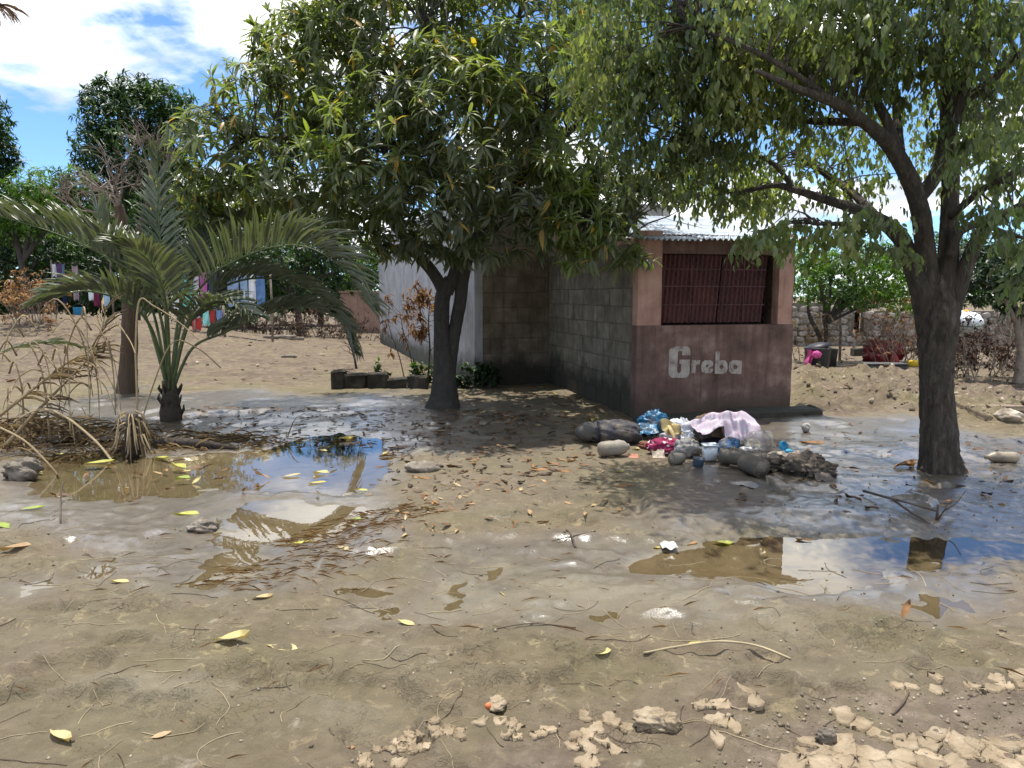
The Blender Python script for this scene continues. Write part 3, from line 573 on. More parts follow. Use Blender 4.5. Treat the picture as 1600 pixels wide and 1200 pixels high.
Ps = C[id_] + out * (j * .16)[:, None] + np.array([0, 0, -1]) * (j ** 2 * .12)[:, None] + rng.normal(size=(m, 3)) * .012
D = nrmz(np.array([0, 0, -1.0]) + out * .35 * rng.random(m)[:, None] + rng.normal(size=(m, 3)) * .33)
cl = fbm(C[:, 0] * 1.6, C[:, 1] * 1.6 + C[:, 2], 3, 95); t = np.clip(np.repeat((cl - .45) * 1.7 + .42 + rng.normal(size=n) * .10, k) + rng.normal(size=m) * .07, 0, 1)
lv.add(Ps, D, out + rng.normal(size=(m, 3)) * .5, (ls := rng.uniform(.045, .098, m)), ls * rng.uniform(.34, .46, m), t)
tw = MB(); twigs(tw, C[rng.choice(n, 500, replace=False)], sk, .009, sag=.06); tw.build('twigs', M['bark_r'], broad, kind='stuff')
lv.build('crown', M['leaf_b'], broad, 300)

# ================================================================ kiosk and house
KA = Vector((1.59, 9.7, 0)); TH = R(14.5); EX = Vector((math.cos(TH), math.sin(TH), 0)); EY = Vector((-math.sin(TH), math.cos(TH), 0)); EZ = Vector((0, 0, 1))
def K(u, v, z): return KA + EX * u + EY * v + EZ * z
def wallpt(px, py, v=0):                    # along the kiosk front: (u, z)
    r = ray(px, py); o = KA + EY * v; t = (o - cam.location).dot(EY) / r.dot(EY); p = cam.location + r * t
    return (p - KA).dot(EX), p.z
KW, KD = 2.24, 3.8
def wallmat(name, stops, scale, damp, damp_h, bst=.5, bscale=45, streak=True, rough=.88, dampc=(.03, .03, .022)):
    m, nt, b = newmat(name); p = pos(nt); n = noise(nt, p, scale, 8, .65); c = rampnode(nt, n.outputs[0], stops).outputs[0]
    oi = nd(nt, 'ShaderNodeObjectInfo'); hv = nd(nt, 'ShaderNodeHueSaturation'); v = mth(nt, 'MULTIPLY_ADD', oi.outputs['Random'], .34); v.node.inputs[2].default_value = .83
    L_(nt, v, hv.inputs['Value']); L_(nt, c, hv.inputs['Color']); c = hv.outputs[0]
    if streak:                               # rain streaks down the face
        mp = nd(nt, 'ShaderNodeMapping'); mp.inputs['Scale'].default_value = (9, 9, .7); L_(nt, p, mp.inputs[0])
        k = rampnode(nt, noise(nt, mp.outputs[0], 1.6, 5, .6).outputs[0], [(.48, (0, 0, 0)), (.7, (1, 1, 1))]).outputs[0]
        c = mixc(nt, mth(nt, 'MULTIPLY', k, .4), c, tuple(q * .45 for q in stops[0][1]))
    sx = nd(nt, 'ShaderNodeSeparateXYZ'); L_(nt, p, sx.inputs[0])
    wob = mth(nt, 'MULTIPLY_ADD', noise(nt, p, 3.4, 6, .7).outputs[0], damp_h * 1.4); wob.node.inputs[2].default_value = -damp_h * .7
    z = mth(nt, 'ADD', sx.outputs[2], wob); mr = nd(nt, 'ShaderNodeMapRange'); L_(nt, z, mr.inputs[0]); mr.inputs[1].default_value = damp_h * 1.15; mr.inputs[2].default_value = damp_h * .55; mr.inputs[3].default_value = 0; mr.inputs[4].default_value = damp
    c = mixc(nt, mr.outputs[0], c, dampc)   # mould and flood mud at the foot
    L_(nt, c, b.inputs['Base Color']); b.inputs['Roughness'].default_value = rough; b.inputs['Specular IOR Level'].default_value = .2
    bump(nt, b, noise(nt, p, bscale, 8, .7).outputs[0], bst, .014); return m
M['block'] = wallmat('concrete_block', [(.28, (.115, .098, .074)), (.5, (.195, .17, .132)), (.72, (.285, .255, .208))], 5, .85, .6)
M['block_b'] = wallmat('old_concrete_block', [(.28, (.11, .082, .058)), (.5, (.185, .145, .107)), (.72, (.295, .24, .188))], 4, .85, .6)
M['mortar'] = wallmat('mortar', [(.3, (.10, .088, .068)), (.7, (.20, .178, .145))], 9, .75, .5)
M['pink_low'] = wallmat('faded_pink_plaster', [(.30, (.075, .048, .040)), (.42, (.135, .084, .069)), (.55, (.18, .11, .09)), (.70, (.29, .20, .165))], 2.6, .7, .32, .55, 30, dampc=(.075, .058, .042))
M['pink_hi'] = wallmat('salmon_plaster', [(.28, (.30, .165, .125)), (.5, (.42, .25, .195)), (.75, (.52, .34, .27))], 3.2, 0, .2, .6, 24)
M['white'] = wallmat('white_plaster', [(.25, (.30, .295, .305)), (.5, (.47, .465, .475)), (.75, (.60, .595, .6))], 2.0, .85, .55, .4, 20, dampc=(.055, .06, .04))
M['greyplaster'] = wallmat('grey_plaster', [(.3, (.36, .34, .33)), (.7, (.52, .5, .48))], 3, 0, .2)
M['tin'] = pm('weathered_tin', [(.3, (.27, .31, .35)), (.55, (.46, .51, .56)), (.75, (.60, .64, .68))], 3, .42, .2, 60, spec=.5, metal=.35, rnd=.1, stretch=(1, 1, 1))
M['shutter'] = pm('maroon_shutter', [(.3, (.05, .014, .013)), (.55, (.088, .026, .023)), (.8, (.135, .046, .038))], 4, .55, .25, 60, rnd=.12)
M['dark'] = plain('interior_shade', (.012, .011, .01), .9, .1)  # near-black colour standing for the shade inside openings
M['wire'] = plain('rusty_wire', (.10, .075, .06), .6, .4)

def block_wall(parent, name, p0, ax, ny, length, z0, z1, mat, bl=.44, bh=.235, proud=.008, top=None):
    """mortar core and single blocks; p0 = foot of the wall at its outer face"""
    core = MB(); core.box(p0 + ax * (length / 2) + ny * (-.075 - proud) + EZ * ((z0 + z1) / 2), length - .004, .15, z1 - z0, ax, ny)
    co = core.build(name, M['mortar'], parent, False); o = wloc(co); var = {}
    j = 0; z = z0
    while z < z1 - .02:
        h = min(bh, z1 - z); u = -(bl * .5 if j % 2 else 0)
        while u < length - .02:
            a, b = max(u, 0), min(u + bl, length)
            if b - a > .05:
                key = (round(b - a, 2), round(h, 2), random.randint(0, 4))
                if key not in var:
                    mb = MB(); mb.box((0, 0, 0), key[0] - .009, .04, key[1] - .009, bev=.005, jit=.004)
                    me = bpy.data.meshes.new('block'); me.from_pydata([tuple(q) for q in mb.v], [], mb.f); me.materials.append(mat); var[key] = me
                q = link('block', var[key], None, co)
                c = p0 + ax * ((a + b) / 2) + ny * (-.02 + random.uniform(-.004, .004)) + EZ * (z + h / 2) - o
                q.matrix_basis = Matrix(((ax.x, ny.x, 0, c.x), (ax.y, ny.y, 0, c.y), (0, 0, 1, c.z), (0, 0, 0, 1))) @ Matrix.Rotation(random.uniform(-.008, .008), 4, 'Y')
            u += bl
        z += bh; j += 1
    return co

kiosk = thing('kiosk', 'small pink plastered kiosk with tin roof and the word Greba painted on it', 'kiosk', K(KW / 2, KD / 2, 0))
ZS, ZT = 1.205, 2.12
ul, _ = wallpt(1034, 450); ur, _ = wallpt(1217, 450)
def rough_box(u0, u1, v0, v1, z0, z1, seed, amp=.010, n=14, m=14):   # a plastered face that is not quite true
    mb = MB()
    def face(fn, nu, nv): mb.grid(fn, nu, nv)
    w = lambda a, b: amp * 2 * (float(fbm(np.array([a * 2.1]), np.array([b * 2.1]), 3, seed)[0]) - .5)
    face(lambda a, b: K(u0 + (u1 - u0) * a, v0 + w(u0 + (u1 - u0) * a, z0 + (z1 - z0) * b), z0 + (z1 - z0) * b), n, m)
    face(lambda a, b: K(u1 + w(b * 3, a), v0 + (v1 - v0) * a, z0 + (z1 - z0) * b), 3, m)
    face(lambda a, b: K(u0 + w(b * 3, a + 7) * .5, v1 + (v0 - v1) * a, z0 + (z1 - z0) * b), 3, m)
    face(lambda a, b: K(u0 + (u1 - u0) * a, v0 + (v1 - v0) * b, z1), 3, 3)
    face(lambda a, b: K(u0 + (u1 - u0) * (1 - a), v1, z0 + (z1 - z0) * b), 3, 3)
    return mb
low = rough_box(-.012, KW + .012, -.016, .15, -.25, ZS, 3, .012, 26, 18).build('front_wall', M['pink_low'], kiosk)
rough_box(0, ul, 0, .15, ZS + .001, 2.40, 4, .010, 5, 14).build('pillar', M['pink_hi'], kiosk)
rough_box(ur, KW + .004, 0, .15, ZS + .001, 2.40, 5, .016, 6, 14).build('pillar', M['pink_hi'], kiosk)
rough_box(ul + .002, ur - .002, .008, .14, ZT, 2.36, 6, .008, 10, 4).build('lintel', M['pink_low'], kiosk)
# side and rear walls
block_wall(kiosk, 'side_wall', K(-.002, KD, -.2), -EY, -EX, KD - .15, 0, 2.45, M['block'])
sw = MB(); sw.box(K(KW - .075, KD / 2 + .08, 1.15), .15, KD - .16, 2.7, EX, EY); sw.build('rear_side_wall', M['pink_low'], kiosk, False)
# concrete footing in front, broken
for a, b, h in ((-.1, 1.15, .07), (1.17, 2.44, .13)):
    ft = MB(); ft.box(K((a + b) / 2, -.30 if b < 2 else -.34, h / 2 - .06), b - a, .46 if b < 2 else .3, h + .12, EX, EY, bev=.03, jit=.02); ft.build('footing', M['mortar'], kiosk, False)
# shutters: two corrugated leaves with rails, an open slot at the right
def corr(u0, u1, z0, z1, v, per=.066, amp=.017, lean=0, nz=1):
    mb = MB(); n = int((u1 - u0) / per * 8)
    mb.grid(lambda a, b: K(u0 + (u1 - u0) * a + lean * (b - .5), v + amp * math.sin(2 * math.pi * (u1 - u0) * a / per), z0 + (z1 - z0) * b), n, nz); return mb
um = (ul + ur) / 2 + .03
for a, b in ((ul + .01, um - .012), (um + .012, ur - .16)):
    sh = corr(a, b, ZS + .03, ZT - .01, .115, lean=.07).build('shutter', M['shutter'], kiosk)
    for z in (ZS + .26, ZS + .50, ZS + .72):
        rl = MB(); rl.box(K((a + b) / 2 + .02, .098, z), b - a - .01, .012, .018, EX, EY); rl.build('rail', M['shutter'], sh, False)
    mdl = MB(); mdl.box(K((a + b) / 2 + (b - a) * .02, .094, (ZS + ZT) / 2), .014, .010, ZT - ZS - .08, EX, EY); mdl.build('rail', M['shutter'], sh, False)
bk = MB(); bk.box(K((ul + ur) / 2, .45, (ZS + ZT) / 2), ur - ul + .3, .02, 1.1, EX, EY); bk.build('inner_shade_panel', M['dark'], kiosk, False)  # black panel: the shade inside the kiosk put into its colour
wm = MB(); s = .095
for i in range(-14, 34):
    for sg in (1, -1):
        a0, a1 = ul + i * s, ul + i * s + (ZT - ZS)
        lo, hi = max(a0, ul), min(a1, ur)
        if hi - lo < .03: continue
        z = lambda q: ZS + (q - a0) if sg > 0 else ZT - (q - a0)
        wm.tube([K(lo, .052 + .004 * sg, z(lo)), K(hi, .052 + .004 * sg, z(hi))], .0011, 3, cap=False)
wm.build('wire_mesh', M['wire'], kiosk)
# tin roof, three lapped sheets
for i in range(3):
    a, b = -.12 + i * .84, .74 + i * .84
    mb = MB(); n = 90
    for dz in (0, -.004):
        mb.grid(lambda q, w: K(a + (b - a) * q, -.30 + 3.2 * w, 2.27 + i * .006 + dz + .6 * w + .014 * math.sin(2 * math.pi * (b - a) * q / .076) + .012 * math.sin(w * 7 + i)), n, 6)
    mb.build('roof_sheet', M['tin'], kiosk)
fa = MB(); fa.box(K(KW / 2, KD - .4, 2.55), KW, .1, .5, EX, EY); fa.build('rear_beam', M['pink_hi'], kiosk, False)
# the painted word
M['letter'] = pm('worn_white_paint', [(.33, (.15, .10, .085)), (.43, (.34, .285, .25)), (.7, (.50, .44, .40))], 16, .85, .4, 70, rnd=0, stretch=(1, 1, .5))
lay = [0]
def LP(x, y): return wallpt(1030 + x * 140 / 1600, 530 + y * 70 / 800)
def glyph(name, outer, holes=()):
    """flat painted letter: rim loop bridged to holes by strips (outline given in the 1600x800 close-up)"""
    from mathutils.geometry import tessellate_polygon
    loops = [outer] + list(holes); flat_ = [[Vector((*LP(*q), 0)) for q in lp] for lp in loops]
    tri = tessellate_polygon([[Vector((p.x, p.y, 0)) for p in lp] for lp in flat_]); pts = [p for lp in flat_ for p in lp]
    mb = MB(); lay[0] += 1; mb.add([K(p.x, -.022 + .024 * (float(fbm(np.array([p.x * 2.1]), np.array([p.y * 2.1]), 3, 3)[0]) - .5), p.y) for p in pts], [tuple(t) for t in tri]); return mb
def ell(cx, cy, rx, ry, n=22): return [(cx + rx * math.cos(2 * math.pi * k / n), cy + ry * math.sin(2 * math.pi * k / n)) for k in range(n)]
Gp = [(230,125),(490,125),(525,150),(543,200),(540,285),(390,285),(393,210),(330,205),(318,240),(310,420),(305,570),(325,598),(355,598),(372,570),(380,440),(345,435),(350,362),(535,362),(528,600),(510,650),(460,685),(210,685),(165,650),(150,600),(165,200),(190,150)]
rp = [(570,372),(640,372),(645,395),(670,372),(720,372),(705,448),(660,448),(640,470),(630,605),(548,605)]
ep = [(800,372),(900,372),(940,400),(950,450),(930,480),(870,515),(940,525),(945,560),(910,602),(790,606),(745,575),(735,500),(750,410)]
eh = [(815,470),(835,450),(870,447),(868,470),(818,510)]
bp_ = [(990,215),(1068,215),(1062,385),(1100,368),(1160,375),(1200,420),(1205,520),(1180,590),(1140,615),(975,615)]
ap = [(1300,372),(1380,372),(1400,380),(1458,375),(1448,618),(1370,618),(1365,600),(1340,615),(1275,612),(1235,570),(1228,480),(1245,410)]
for g in (glyph('G', Gp), glyph('r', rp), glyph('e', ep, [eh]), glyph('b', bp_, [ell(1098, 490, 38, 40)]), glyph('a', ap, [ell(1342, 492, 38, 40)])):
    g.build('painted_letter', M['letter'], low, False)

# house behind: old block front, white plastered left wall
HC = P(742, 600, 13.0); HC.z = 0; HF = Vector((-4.05, 23.4, 0)); HR = K(2.3, KD + .02, 0)
house = thing('house', 'low house with whitewashed left wall and bare block front behind the mango tree', 'house', (HC + HR) / 2)
hx = (K(0, KD, 0) - HC); hl = hx.length; hx = hx.normalized(); hn = Vector((hx.y, -hx.x, 0))
block_wall(house, 'front_wall', HC + hx * .02 + EZ * -.2, hx, hn, hl - .02, 0, 3.3, M['block_b'], .5, .262)
fw = MB(); fw.box((K(0, KD, 0) + HR) / 2 + EY * .1 + EZ * 1.5, 2.3, .15, 3.4, EX, EY); fw.build('front_wall', M['greyplaster'], house, False)
gb = MB(); q = [K(-.4, KD + 1.2, 3.0), K(1.1, KD + 1.2, 3.0), K(1.1, KD + 1.2, 3.7), K(.4, KD + 1.2, 4.2), K(-.4, KD + 1.2, 4.2)]
gb.add(q + [p + EY * .15 for p in q], [(0, 1, 2, 3, 4), (9, 8, 7, 6, 5)] + [(i, i + 5, (i + 1) % 5 + 5, (i + 1) % 5) for i in range(5)]); gb.build('gable_wall', M['greyplaster'], house, False)
wx = (HF - HC); wl = wx.length; wx = wx.normalized(); wn = Vector((-wx.y, wx.x, 0)); mb = MB()
w = lambda a, b: .016 * (float(fbm(np.array([a * 3]), np.array([b * 3]), 4, 6)[0]) - .5)
mb.grid(lambda a, b: HF + (HC - HF) * a + wn * w(a * wl, b * 3) + EZ * (-.2 + 3.5 * b), 60, 24)
mb.grid(lambda a, b: HC + hx * .14 * a + hn * .012 + EZ * (-.2 + 3.5 * b), 1, 4)
mb.grid(lambda a, b: HF + wx * .0 - wn * .2 * (1 - a) + EZ * (-.2 + 3.5 * b), 1, 4)
mb.build('side_wall', M['white'], house)
HQ = HF + (HR - HC); q = MB(); q.box((HR + HQ) / 2 + EZ * 1.5 + EX * -.08, .15, (HQ - HR).length, 3.4, wn, wx); q.build('rear_side_wall', M['greyplaster'], house, False)
for i in range(6):
    mb = MB(); a, b = i / 6, (i + 1) / 6 + .01
    mb.grid(lambda q, w: (HC + (HR - HC) * (a + (b - a) * q)) * (1 - w) + (HF + (HQ - HF) * (a + (b - a) * q)) * w - EY * .25 * (1 - w) - wn * .0 + EZ * (3.24 + .006 * i + .012 * math.sin(q * 100) + .5 * (a + (b - a) * q)), 64, 4)
    mb.build('roof_sheet', M['tin'], house)

# ================================================================ date palm and the bare tree behind it
palm_base = G(268, 657); PD = palm_base.y
palm = thing('date_palm', 'young date palm with arching grey-green fronds growing out of wet mud', 'palm', palm_base)
M['petiole'] = pm('palm_petiole', [(.3, (.06, .085, .035)), (.7, (.14, .17, .07))], 8, .5, .2, 40)
M['palmtrunk'] = barkmat('palm_trunk', [(.3, (.03, .023, .016)), (.6, (.085, .065, .045)), (.8, (.16, .13, .09))], (14, 14, 14), .05)
mb = MB(); mb.tube([palm_base + Vector((0, 0, -.15)), palm_base + Vector((0, 0, .1)), palm_base + Vector((0, 0, .3)), palm_base + Vector((-.01, 0, .5))], [.13, .12, .10, .075], 14, rough=.14); mb.build('trunk', M['palmtrunk'], palm)
for k in range(16):
    a = 2 * math.pi * k / 16 + random.uniform(-.2, .2); z = random.uniform(.05, .42); d = Vector((math.cos(a), math.sin(a), 0)); p = palm_base + d * (.10 - .06 * z) + Vector((0, 0, z)); q = MB()
    q.tube([p, p + d * .05 + Vector((0, 0, .07)), p + d * random.uniform(.03, .08) + Vector((0, 0, random.uniform(.1, .16)))], [.03, .02, .006], 5, flatten=.4); q.build('stub', M['palmtrunk'], palm)
def spline(pts, n=22):
    out = []
    m = len(pts)
    for i in range(m - 1):
        p0, p1, p2, p3 = [pts[max(0, min(m - 1, i + k))] for k in (-1, 0, 1, 2)]
        for j in range(n):
            w = j / n; out.append(.5 * ((2 * p1) + (p2 - p0) * w + (2 * p0 - 5 * p1 + 4 * p2 - p3) * w * w + (3 * p1 - p0 - 3 * p2 + p3) * w ** 3))
    return out + [pts[-1]]
def frond(parent, pts, mat, pet, nl=44, L=.42, s0=.22, singles=22, droop=.25, r=.016, tint=.45, gone=0, name='frond', lift=.5, wid=.024, sname='leaflet', roll=0):
    path = spline([Vector(p) for p in pts]); n = len(path); mb = MB(); mb.tube(path, [r * (1 - .85 * i / n) for i in range(n)], 6, flatten=.7); fr = mb.build(name, pet, parent)
    lv = Leaves()
    for side in (-1, 1):
        s = s0 + (1 - s0) * (np.arange(nl) + rng.random(nl) * .6) / nl; s = np.clip(s, 0, .995)
        if gone: s = s[rng.random(nl) > gone]
        Ps, D, Nn, Ln = [], [], [], []
        for q in s:
            i = min(int(q * (n - 1)), n - 2); tg = (path[i + 1] - path[max(i - 1, 0)]).normalized(); sd = tg.cross(Vector((0, 0, 1)))
            sd = sd.normalized() if sd.length > .05 else Vector((1, 0, 0)); up = sd.cross(tg).normalized()
            if up.z < 0: up = -up
            sd0 = sd; sd = sd * math.cos(roll) + up * math.sin(roll) * side * (1 if side > 0 else 1); up = (up * math.cos(roll) + sd0 * math.sin(roll) * .0).normalized() if roll < 1.4 else sd0
            f = .45 + .9 * q; l = L * (1 - .55 * abs(q - .45) ** 1.3 * 1.6) * random.uniform(.85, 1.1)
            d = (tg * f + sd * side * (1.05 - .45 * q) + up * lift * random.uniform(.5, 1.2) + Vector((0, 0, -droop)) + Vector(rng.normal(size=3) * .09))
            Ps.append(path[i]); D.append(d); Nn.append(up - sd * side * .5); Ln.append(max(.12, l))
        m = len(Ps); Ln = np.array(Ln); lv.add(np.array([tuple(p) for p in Ps]), np.array([tuple(p) for p in D]), np.array([tuple(p) for p in Nn]), Ln, wid * (.75 + .5 * Ln / L), np.clip(tint + rng.normal(size=m) * .14, 0, 1))
    lv.build('leaflets', mat, fr, singles, sname)
    return fr
def pp(l): return [P(a, b, PD + c) for a, b, c in l]
heart = palm_base + Vector((0, 0, .42))
FR = [([(265,612,0),(252,500,-.05),(225,440,-.15),(160,398,-.3),(80,362,-.5),(-30,330,-.7)], 48, .50, .45, .6),
      ([(267,612,0),(285,500,-.1),(330,432,-.3),(400,394,-.6),(470,384,-.8),(530,415,-.9),(566,470,-.95)], 54, .50, .5, .55),
      ([(265,612,0),(258,480,0),(252,400,.05),(247,320,.1),(246,235,.1)], 34, .30, .4, .1),
      ([(264,612,.05),(240,490,.2),(205,420,.4),(165,375,.6),(120,350,.8)], 36, .40, .35, .5),
      ([(266,612,.1),(280,490,.3),(305,420,.6),(335,370,.9),(372,345,1.1)], 36, .40, .3, .5),
      ([(265,612,0),(235,510,-.3),(190,470,-.6),(130,455,-.9),(80,470,-1.1)], 40, .42, .5, .4),
      ([(269,612,0),(300,545,.1),(350,520,.3),(420,490,.5),(480,480,.6),(540,510,.6)], 40, .38, .3, .3),
      ([(267,612,.05),(300,490,.4),(370,440,.8),(450,440,1.1),(520,480,1.3),(548,540,1.3)], 40, .42, .2, .3),
      ([(263,612,0),(230,500,.1),(195,440,.0),(170,400,-.2),(150,330,-.3)], 36, .40, .55, .4),
      ([(265,612,-.05),(262,500,-.4),(250,440,-.7),(225,400,-1.0),(190,385,-1.2)], 34, .36, .5, .5),
      ([(268,612,-.05),(290,520,-.4),(315,480,-.7),(350,470,-.9),(390,490,-1.0)], 32, .34, .45, .3)]
for i_, (pts, nl, L, tn, lf) in enumerate(FR): frond(palm, pp(pts), M['palm'], M['petiole'], int(nl * 1.45), L * 1.32, .3, 22, .12, .022, tn + .18, lift=lf, wid=.034, roll=(.75, .85, .3, .5, .5, .5, .6, .6, .4, .2, .3)[i_])

# dry fallen fronds and stalks at the left edge
def dstalk(name, label, base, pts, r, nl=0, L=.4, gone=.5, mat='palm_dry', pet='palm_dry', tn=.5, droop=.6, cat='frond', group=None):
    b = G(*base); o = thing(name, label, cat, b, group); w = [P(a, c, b.y + d) for a, c, d in pts]
    if nl: frond(o, w, M[mat], M[pet], nl, L, .25, 14, droop, r, tn, gone, 'rachis', .2, .016)
    else: mb = MB(); mb.tube(spline(w, 8), r, 6, flatten=.5, rough=.1, t=tn + .2); mb.build('rachis', M['palm_dry'], o)
    return o
dstalk('palm_frond', 'half-green palm frond spreading low over the mud at the left edge', (-60, 690), [(-60,650,0),(-10,560,.5),(40,540,.8),(90,536,1.0),(140,545,1.3)], .012, 26, .34, .1, 'palm', 'petiole', .45, .0)
dstalk('palm_frond', 'thick tan broken palm stalk leaning up from the left edge with hanging dry leaflets', (-40, 712), [(-40,680,0),(30,625,.2),(100,570,.4),(150,538,.5),(166,480,.6)], .026, 30, .45, .25)
tk = bpy.data.objects[[o.name for o in bpy.data.objects if o.name.startswith('palm_frond')][-1]]; td = tk.location.y + .45
for k in range(32):                          # long dry blades hanging and arching from the broken tip
    x0, y0 = random.uniform(10, 168), random.uniform(490, 620); dx_ = random.uniform(-60, 90); dy_ = random.uniform(20, 150); up_ = random.uniform(5, 45); mb = MB()
    mb.tube(spline([P(x0, y0, td), P(x0 + dx_ * .35, y0 - up_ * .6, td - .1), P(x0 + dx_ * .8, y0 + dy_ * .3, td - .15), P(x0 + dx_, y0 + dy_, td - .2 + random.gauss(0, .15))], 5), [.009 * (1 - i / 20) + .0015 for i in range(16)], 4, flatten=.35, t=random.uniform(.3, 1)); mb.build('leaf_blade', M['palm_dry'], tk)
dstalk('palm_frond', 'dark decaying palm stalk leaning beside the thick tan one', (20, 712), [(10,695,0),(60,640,.2),(110,590,.4),(158,540,.6)], .022, 22, .4, .4, tn=.15)
dstalk('palm_frond', 'long dry palm leaf arching down into the brown puddle at left', (0, 700), [(20,660,-.2),(60,640,-.3),(100,650,-.3),(150,690,-.4),(178,725,-.5)], .012, 0, tn=.6)
dstalk('palm_frond', 'pale dry leaf blade bent over beside the wooden trunk', (215, 700), [(216,706,0),(214,620,.0),(212,540,0),(218,470,0),(240,478,0),(275,500,0),(310,530,0)], .011, 0, tn=.75)
dstalk('palm_frond', 'thin dry leaf strip arching over the mud near the palm foot', (210, 690), [(212,690,0),(240,600,.1),(270,535,.2),(310,545,.3),(345,575,.4)], .008, 0, tn=.6)
dstalk('palm_frond', 'dry curled leaf strip low at the left edge above the stone', (10, 735), [(0,668,0),(40,690,-.05),(80,730,-.1),(92,748,-.1)], .010, 0, tn=.45)
# stump with hanging sheaths
b = G(208, 712); st = thing('palm_stump', 'short stump of a dead palm with hanging dried leaf sheaths at the puddle edge', 'stump', b)
mb = MB(); mb.tube([b + Vector((0, 0, -.1)), b + Vector((0, 0, .2)), b + Vector((.01, 0, .42))], [.10, .07, .05], 10, rough=.2); mb.build('core', M['palmtrunk'], st)
for k in range(26):
    a = random.uniform(0, 6.28); h = random.uniform(.2, .46); d = Vector((math.cos(a), math.sin(a), 0)); mb = MB(); l = random.uniform(.12, .3)
    mb.tube([b + d * .05 + EZ * h, b + d * .11 + EZ * (h - .03), b + d * .16 + EZ * max(.01, h - l), b + d * random.uniform(.17, .26) + EZ * max(0, h - l - .1)], [.012, .012, .010, .004], 4, flatten=.3, t=random.random()); mb.build('sheath', M['palm_dry'], st)
# heap of dry palm litter
b = G(40, 690); lv = Leaves(); n = 1300; a = rng.normal(size=(n, 2)) * np.array([.85, .4]) + np.array([b.x, b.y]); Dd = rng.normal(size=(n, 3)) * np.array([1, .8, .25])
lv.add(np.stack([a[:, 0], a[:, 1], gh(a[:, 0], a[:, 1]) + rng.random(n) * .28 * np.exp(-((a[:, 0] - b.x) ** 2 + (a[:, 1] - b.y) ** 2) / .6) + .005], 1), Dd, np.tile([0, 0, 1.], (n, 1)) + rng.normal(size=(n, 3)) * .3, rng.uniform(.12, .45, n), rng.uniform(.006, .016, n), np.clip(rng.normal(size=n) * .25 + .35, 0, 1))
o = lv.build('palm_litter', M['palm_dry'], None); tag(o, 'heap of dry palm leaf litter at the left edge', 'litter', kind='stuff')
b = G(320, 690); lv = Leaves(); n = 420; a = rng.normal(size=(n, 2)) * np.array([.5, .22]) + np.array([b.x, b.y]); Dd = rng.normal(size=(n, 3)) * np.array([1, .5, .15])
lv.add(np.stack([a[:, 0], a[:, 1], gh(a[:, 0], a[:, 1]) + .004 + .03 * rng.random(n)], 1), Dd, np.tile([0, 0, 1.], (n, 1)), rng.uniform(.08, .4, n), rng.uniform(.004, .012, n), np.clip(rng.normal(size=n) * .2 + .3, 0, 1))
o = lv.build('straw_litter', M['palm_dry'], None); tag(o, 'dry stalks and straw strewn behind the log', 'litter', kind='stuff')
# log and sunken plank at the puddle rim
a_, b_ = G(240, 696), G(372, 702); o = thing('log', 'grey wet log lying along the puddle edge', 'log', (a_ + b_) / 2)
mb = MB(); mb.tube([a_ + EZ * .03, a_.lerp(b_, .3) + EZ * .045, a_.lerp(b_, .65) + EZ * .04, b_ + EZ * .005], [.035, .048, .042, .015], 10, rough=.12); mb.build('stem', M['bark_r'], o)
kn = MB(); kn.tube([a_.lerp(b_, .45) + EZ * .07, a_.lerp(b_, .47) + EZ * .10], [.018, .012], 7); kn.build('knot', M['deadwood'], o)
a_, b_ = G(92, 690), G(190, 690); mb = MB(); mb.box((a_ + b_) / 2 + EZ * .04, (b_ - a_).length + .2, .22, .03, (b_ - a_).normalized(), jit=.012)
o = mb.build('plank', pm('muddy_plank', [(.3, (.10, .08, .06)), (.7, (.22, .18, .14))], 6, .7, .5, 40), None, False); tag(o, 'mud-covered board overhanging the brown puddle at left', 'plank')
# stone in the water at left, lump of mud
M['mudlump'] = pm('mud_lump', [(.3, (.10, .085, .065)), (.5, (.19, .16, .125)), (.75, (.36, .32, .27))], 9, .8, .9, 24, .03)
b = G(36, 748); mb = MB(); mb.blob(b + Vector((0, 0, .07)), .15, .12, .10, 5, .38, 26, 16, fq=2.4, fold=.05); o = mb.build('stone', M['mudlump']); tag(o, 'grey crusted lump of stone in the puddle at the left edge', 'stone')
b = G(318, 828); mb = MB(); mb.blob(b + Vector((0, 0, .02)), .10, .07, .05, 8, .38, 24, 14, fq=2.2, fold=.06); o = mb.build('stone', M['mudlump']); tag(o, 'small muddy stone with a green leaf on it at the puddle bend', 'stone')
b = G(660, 735); mb = MB(); mb.blob(b + Vector((0, 0, .025)), .16, .10, .06, 9, .35, 24, 14, fq=2.2); o = mb.build('stone', M['mudlump']); tag(o, 'low pale stone at the right end of the sky-blue puddle', 'stone')
b = G(538, 702); mb = MB(); mb.lathe(b + Vector((-.06, 0, .03)), [(.012, 0), (.036, .01), (.038, .1), (.034, .15), (.014, .19), (.012, .21)], 14, (1, .25, .05)); o = mb.build('bottle', plain('muddy_bottle', (.22, .18, .135), .6, .3, .2)); tag(o, 'muddy bottle lying half sunk in the sky-blue puddle', 'bottle')

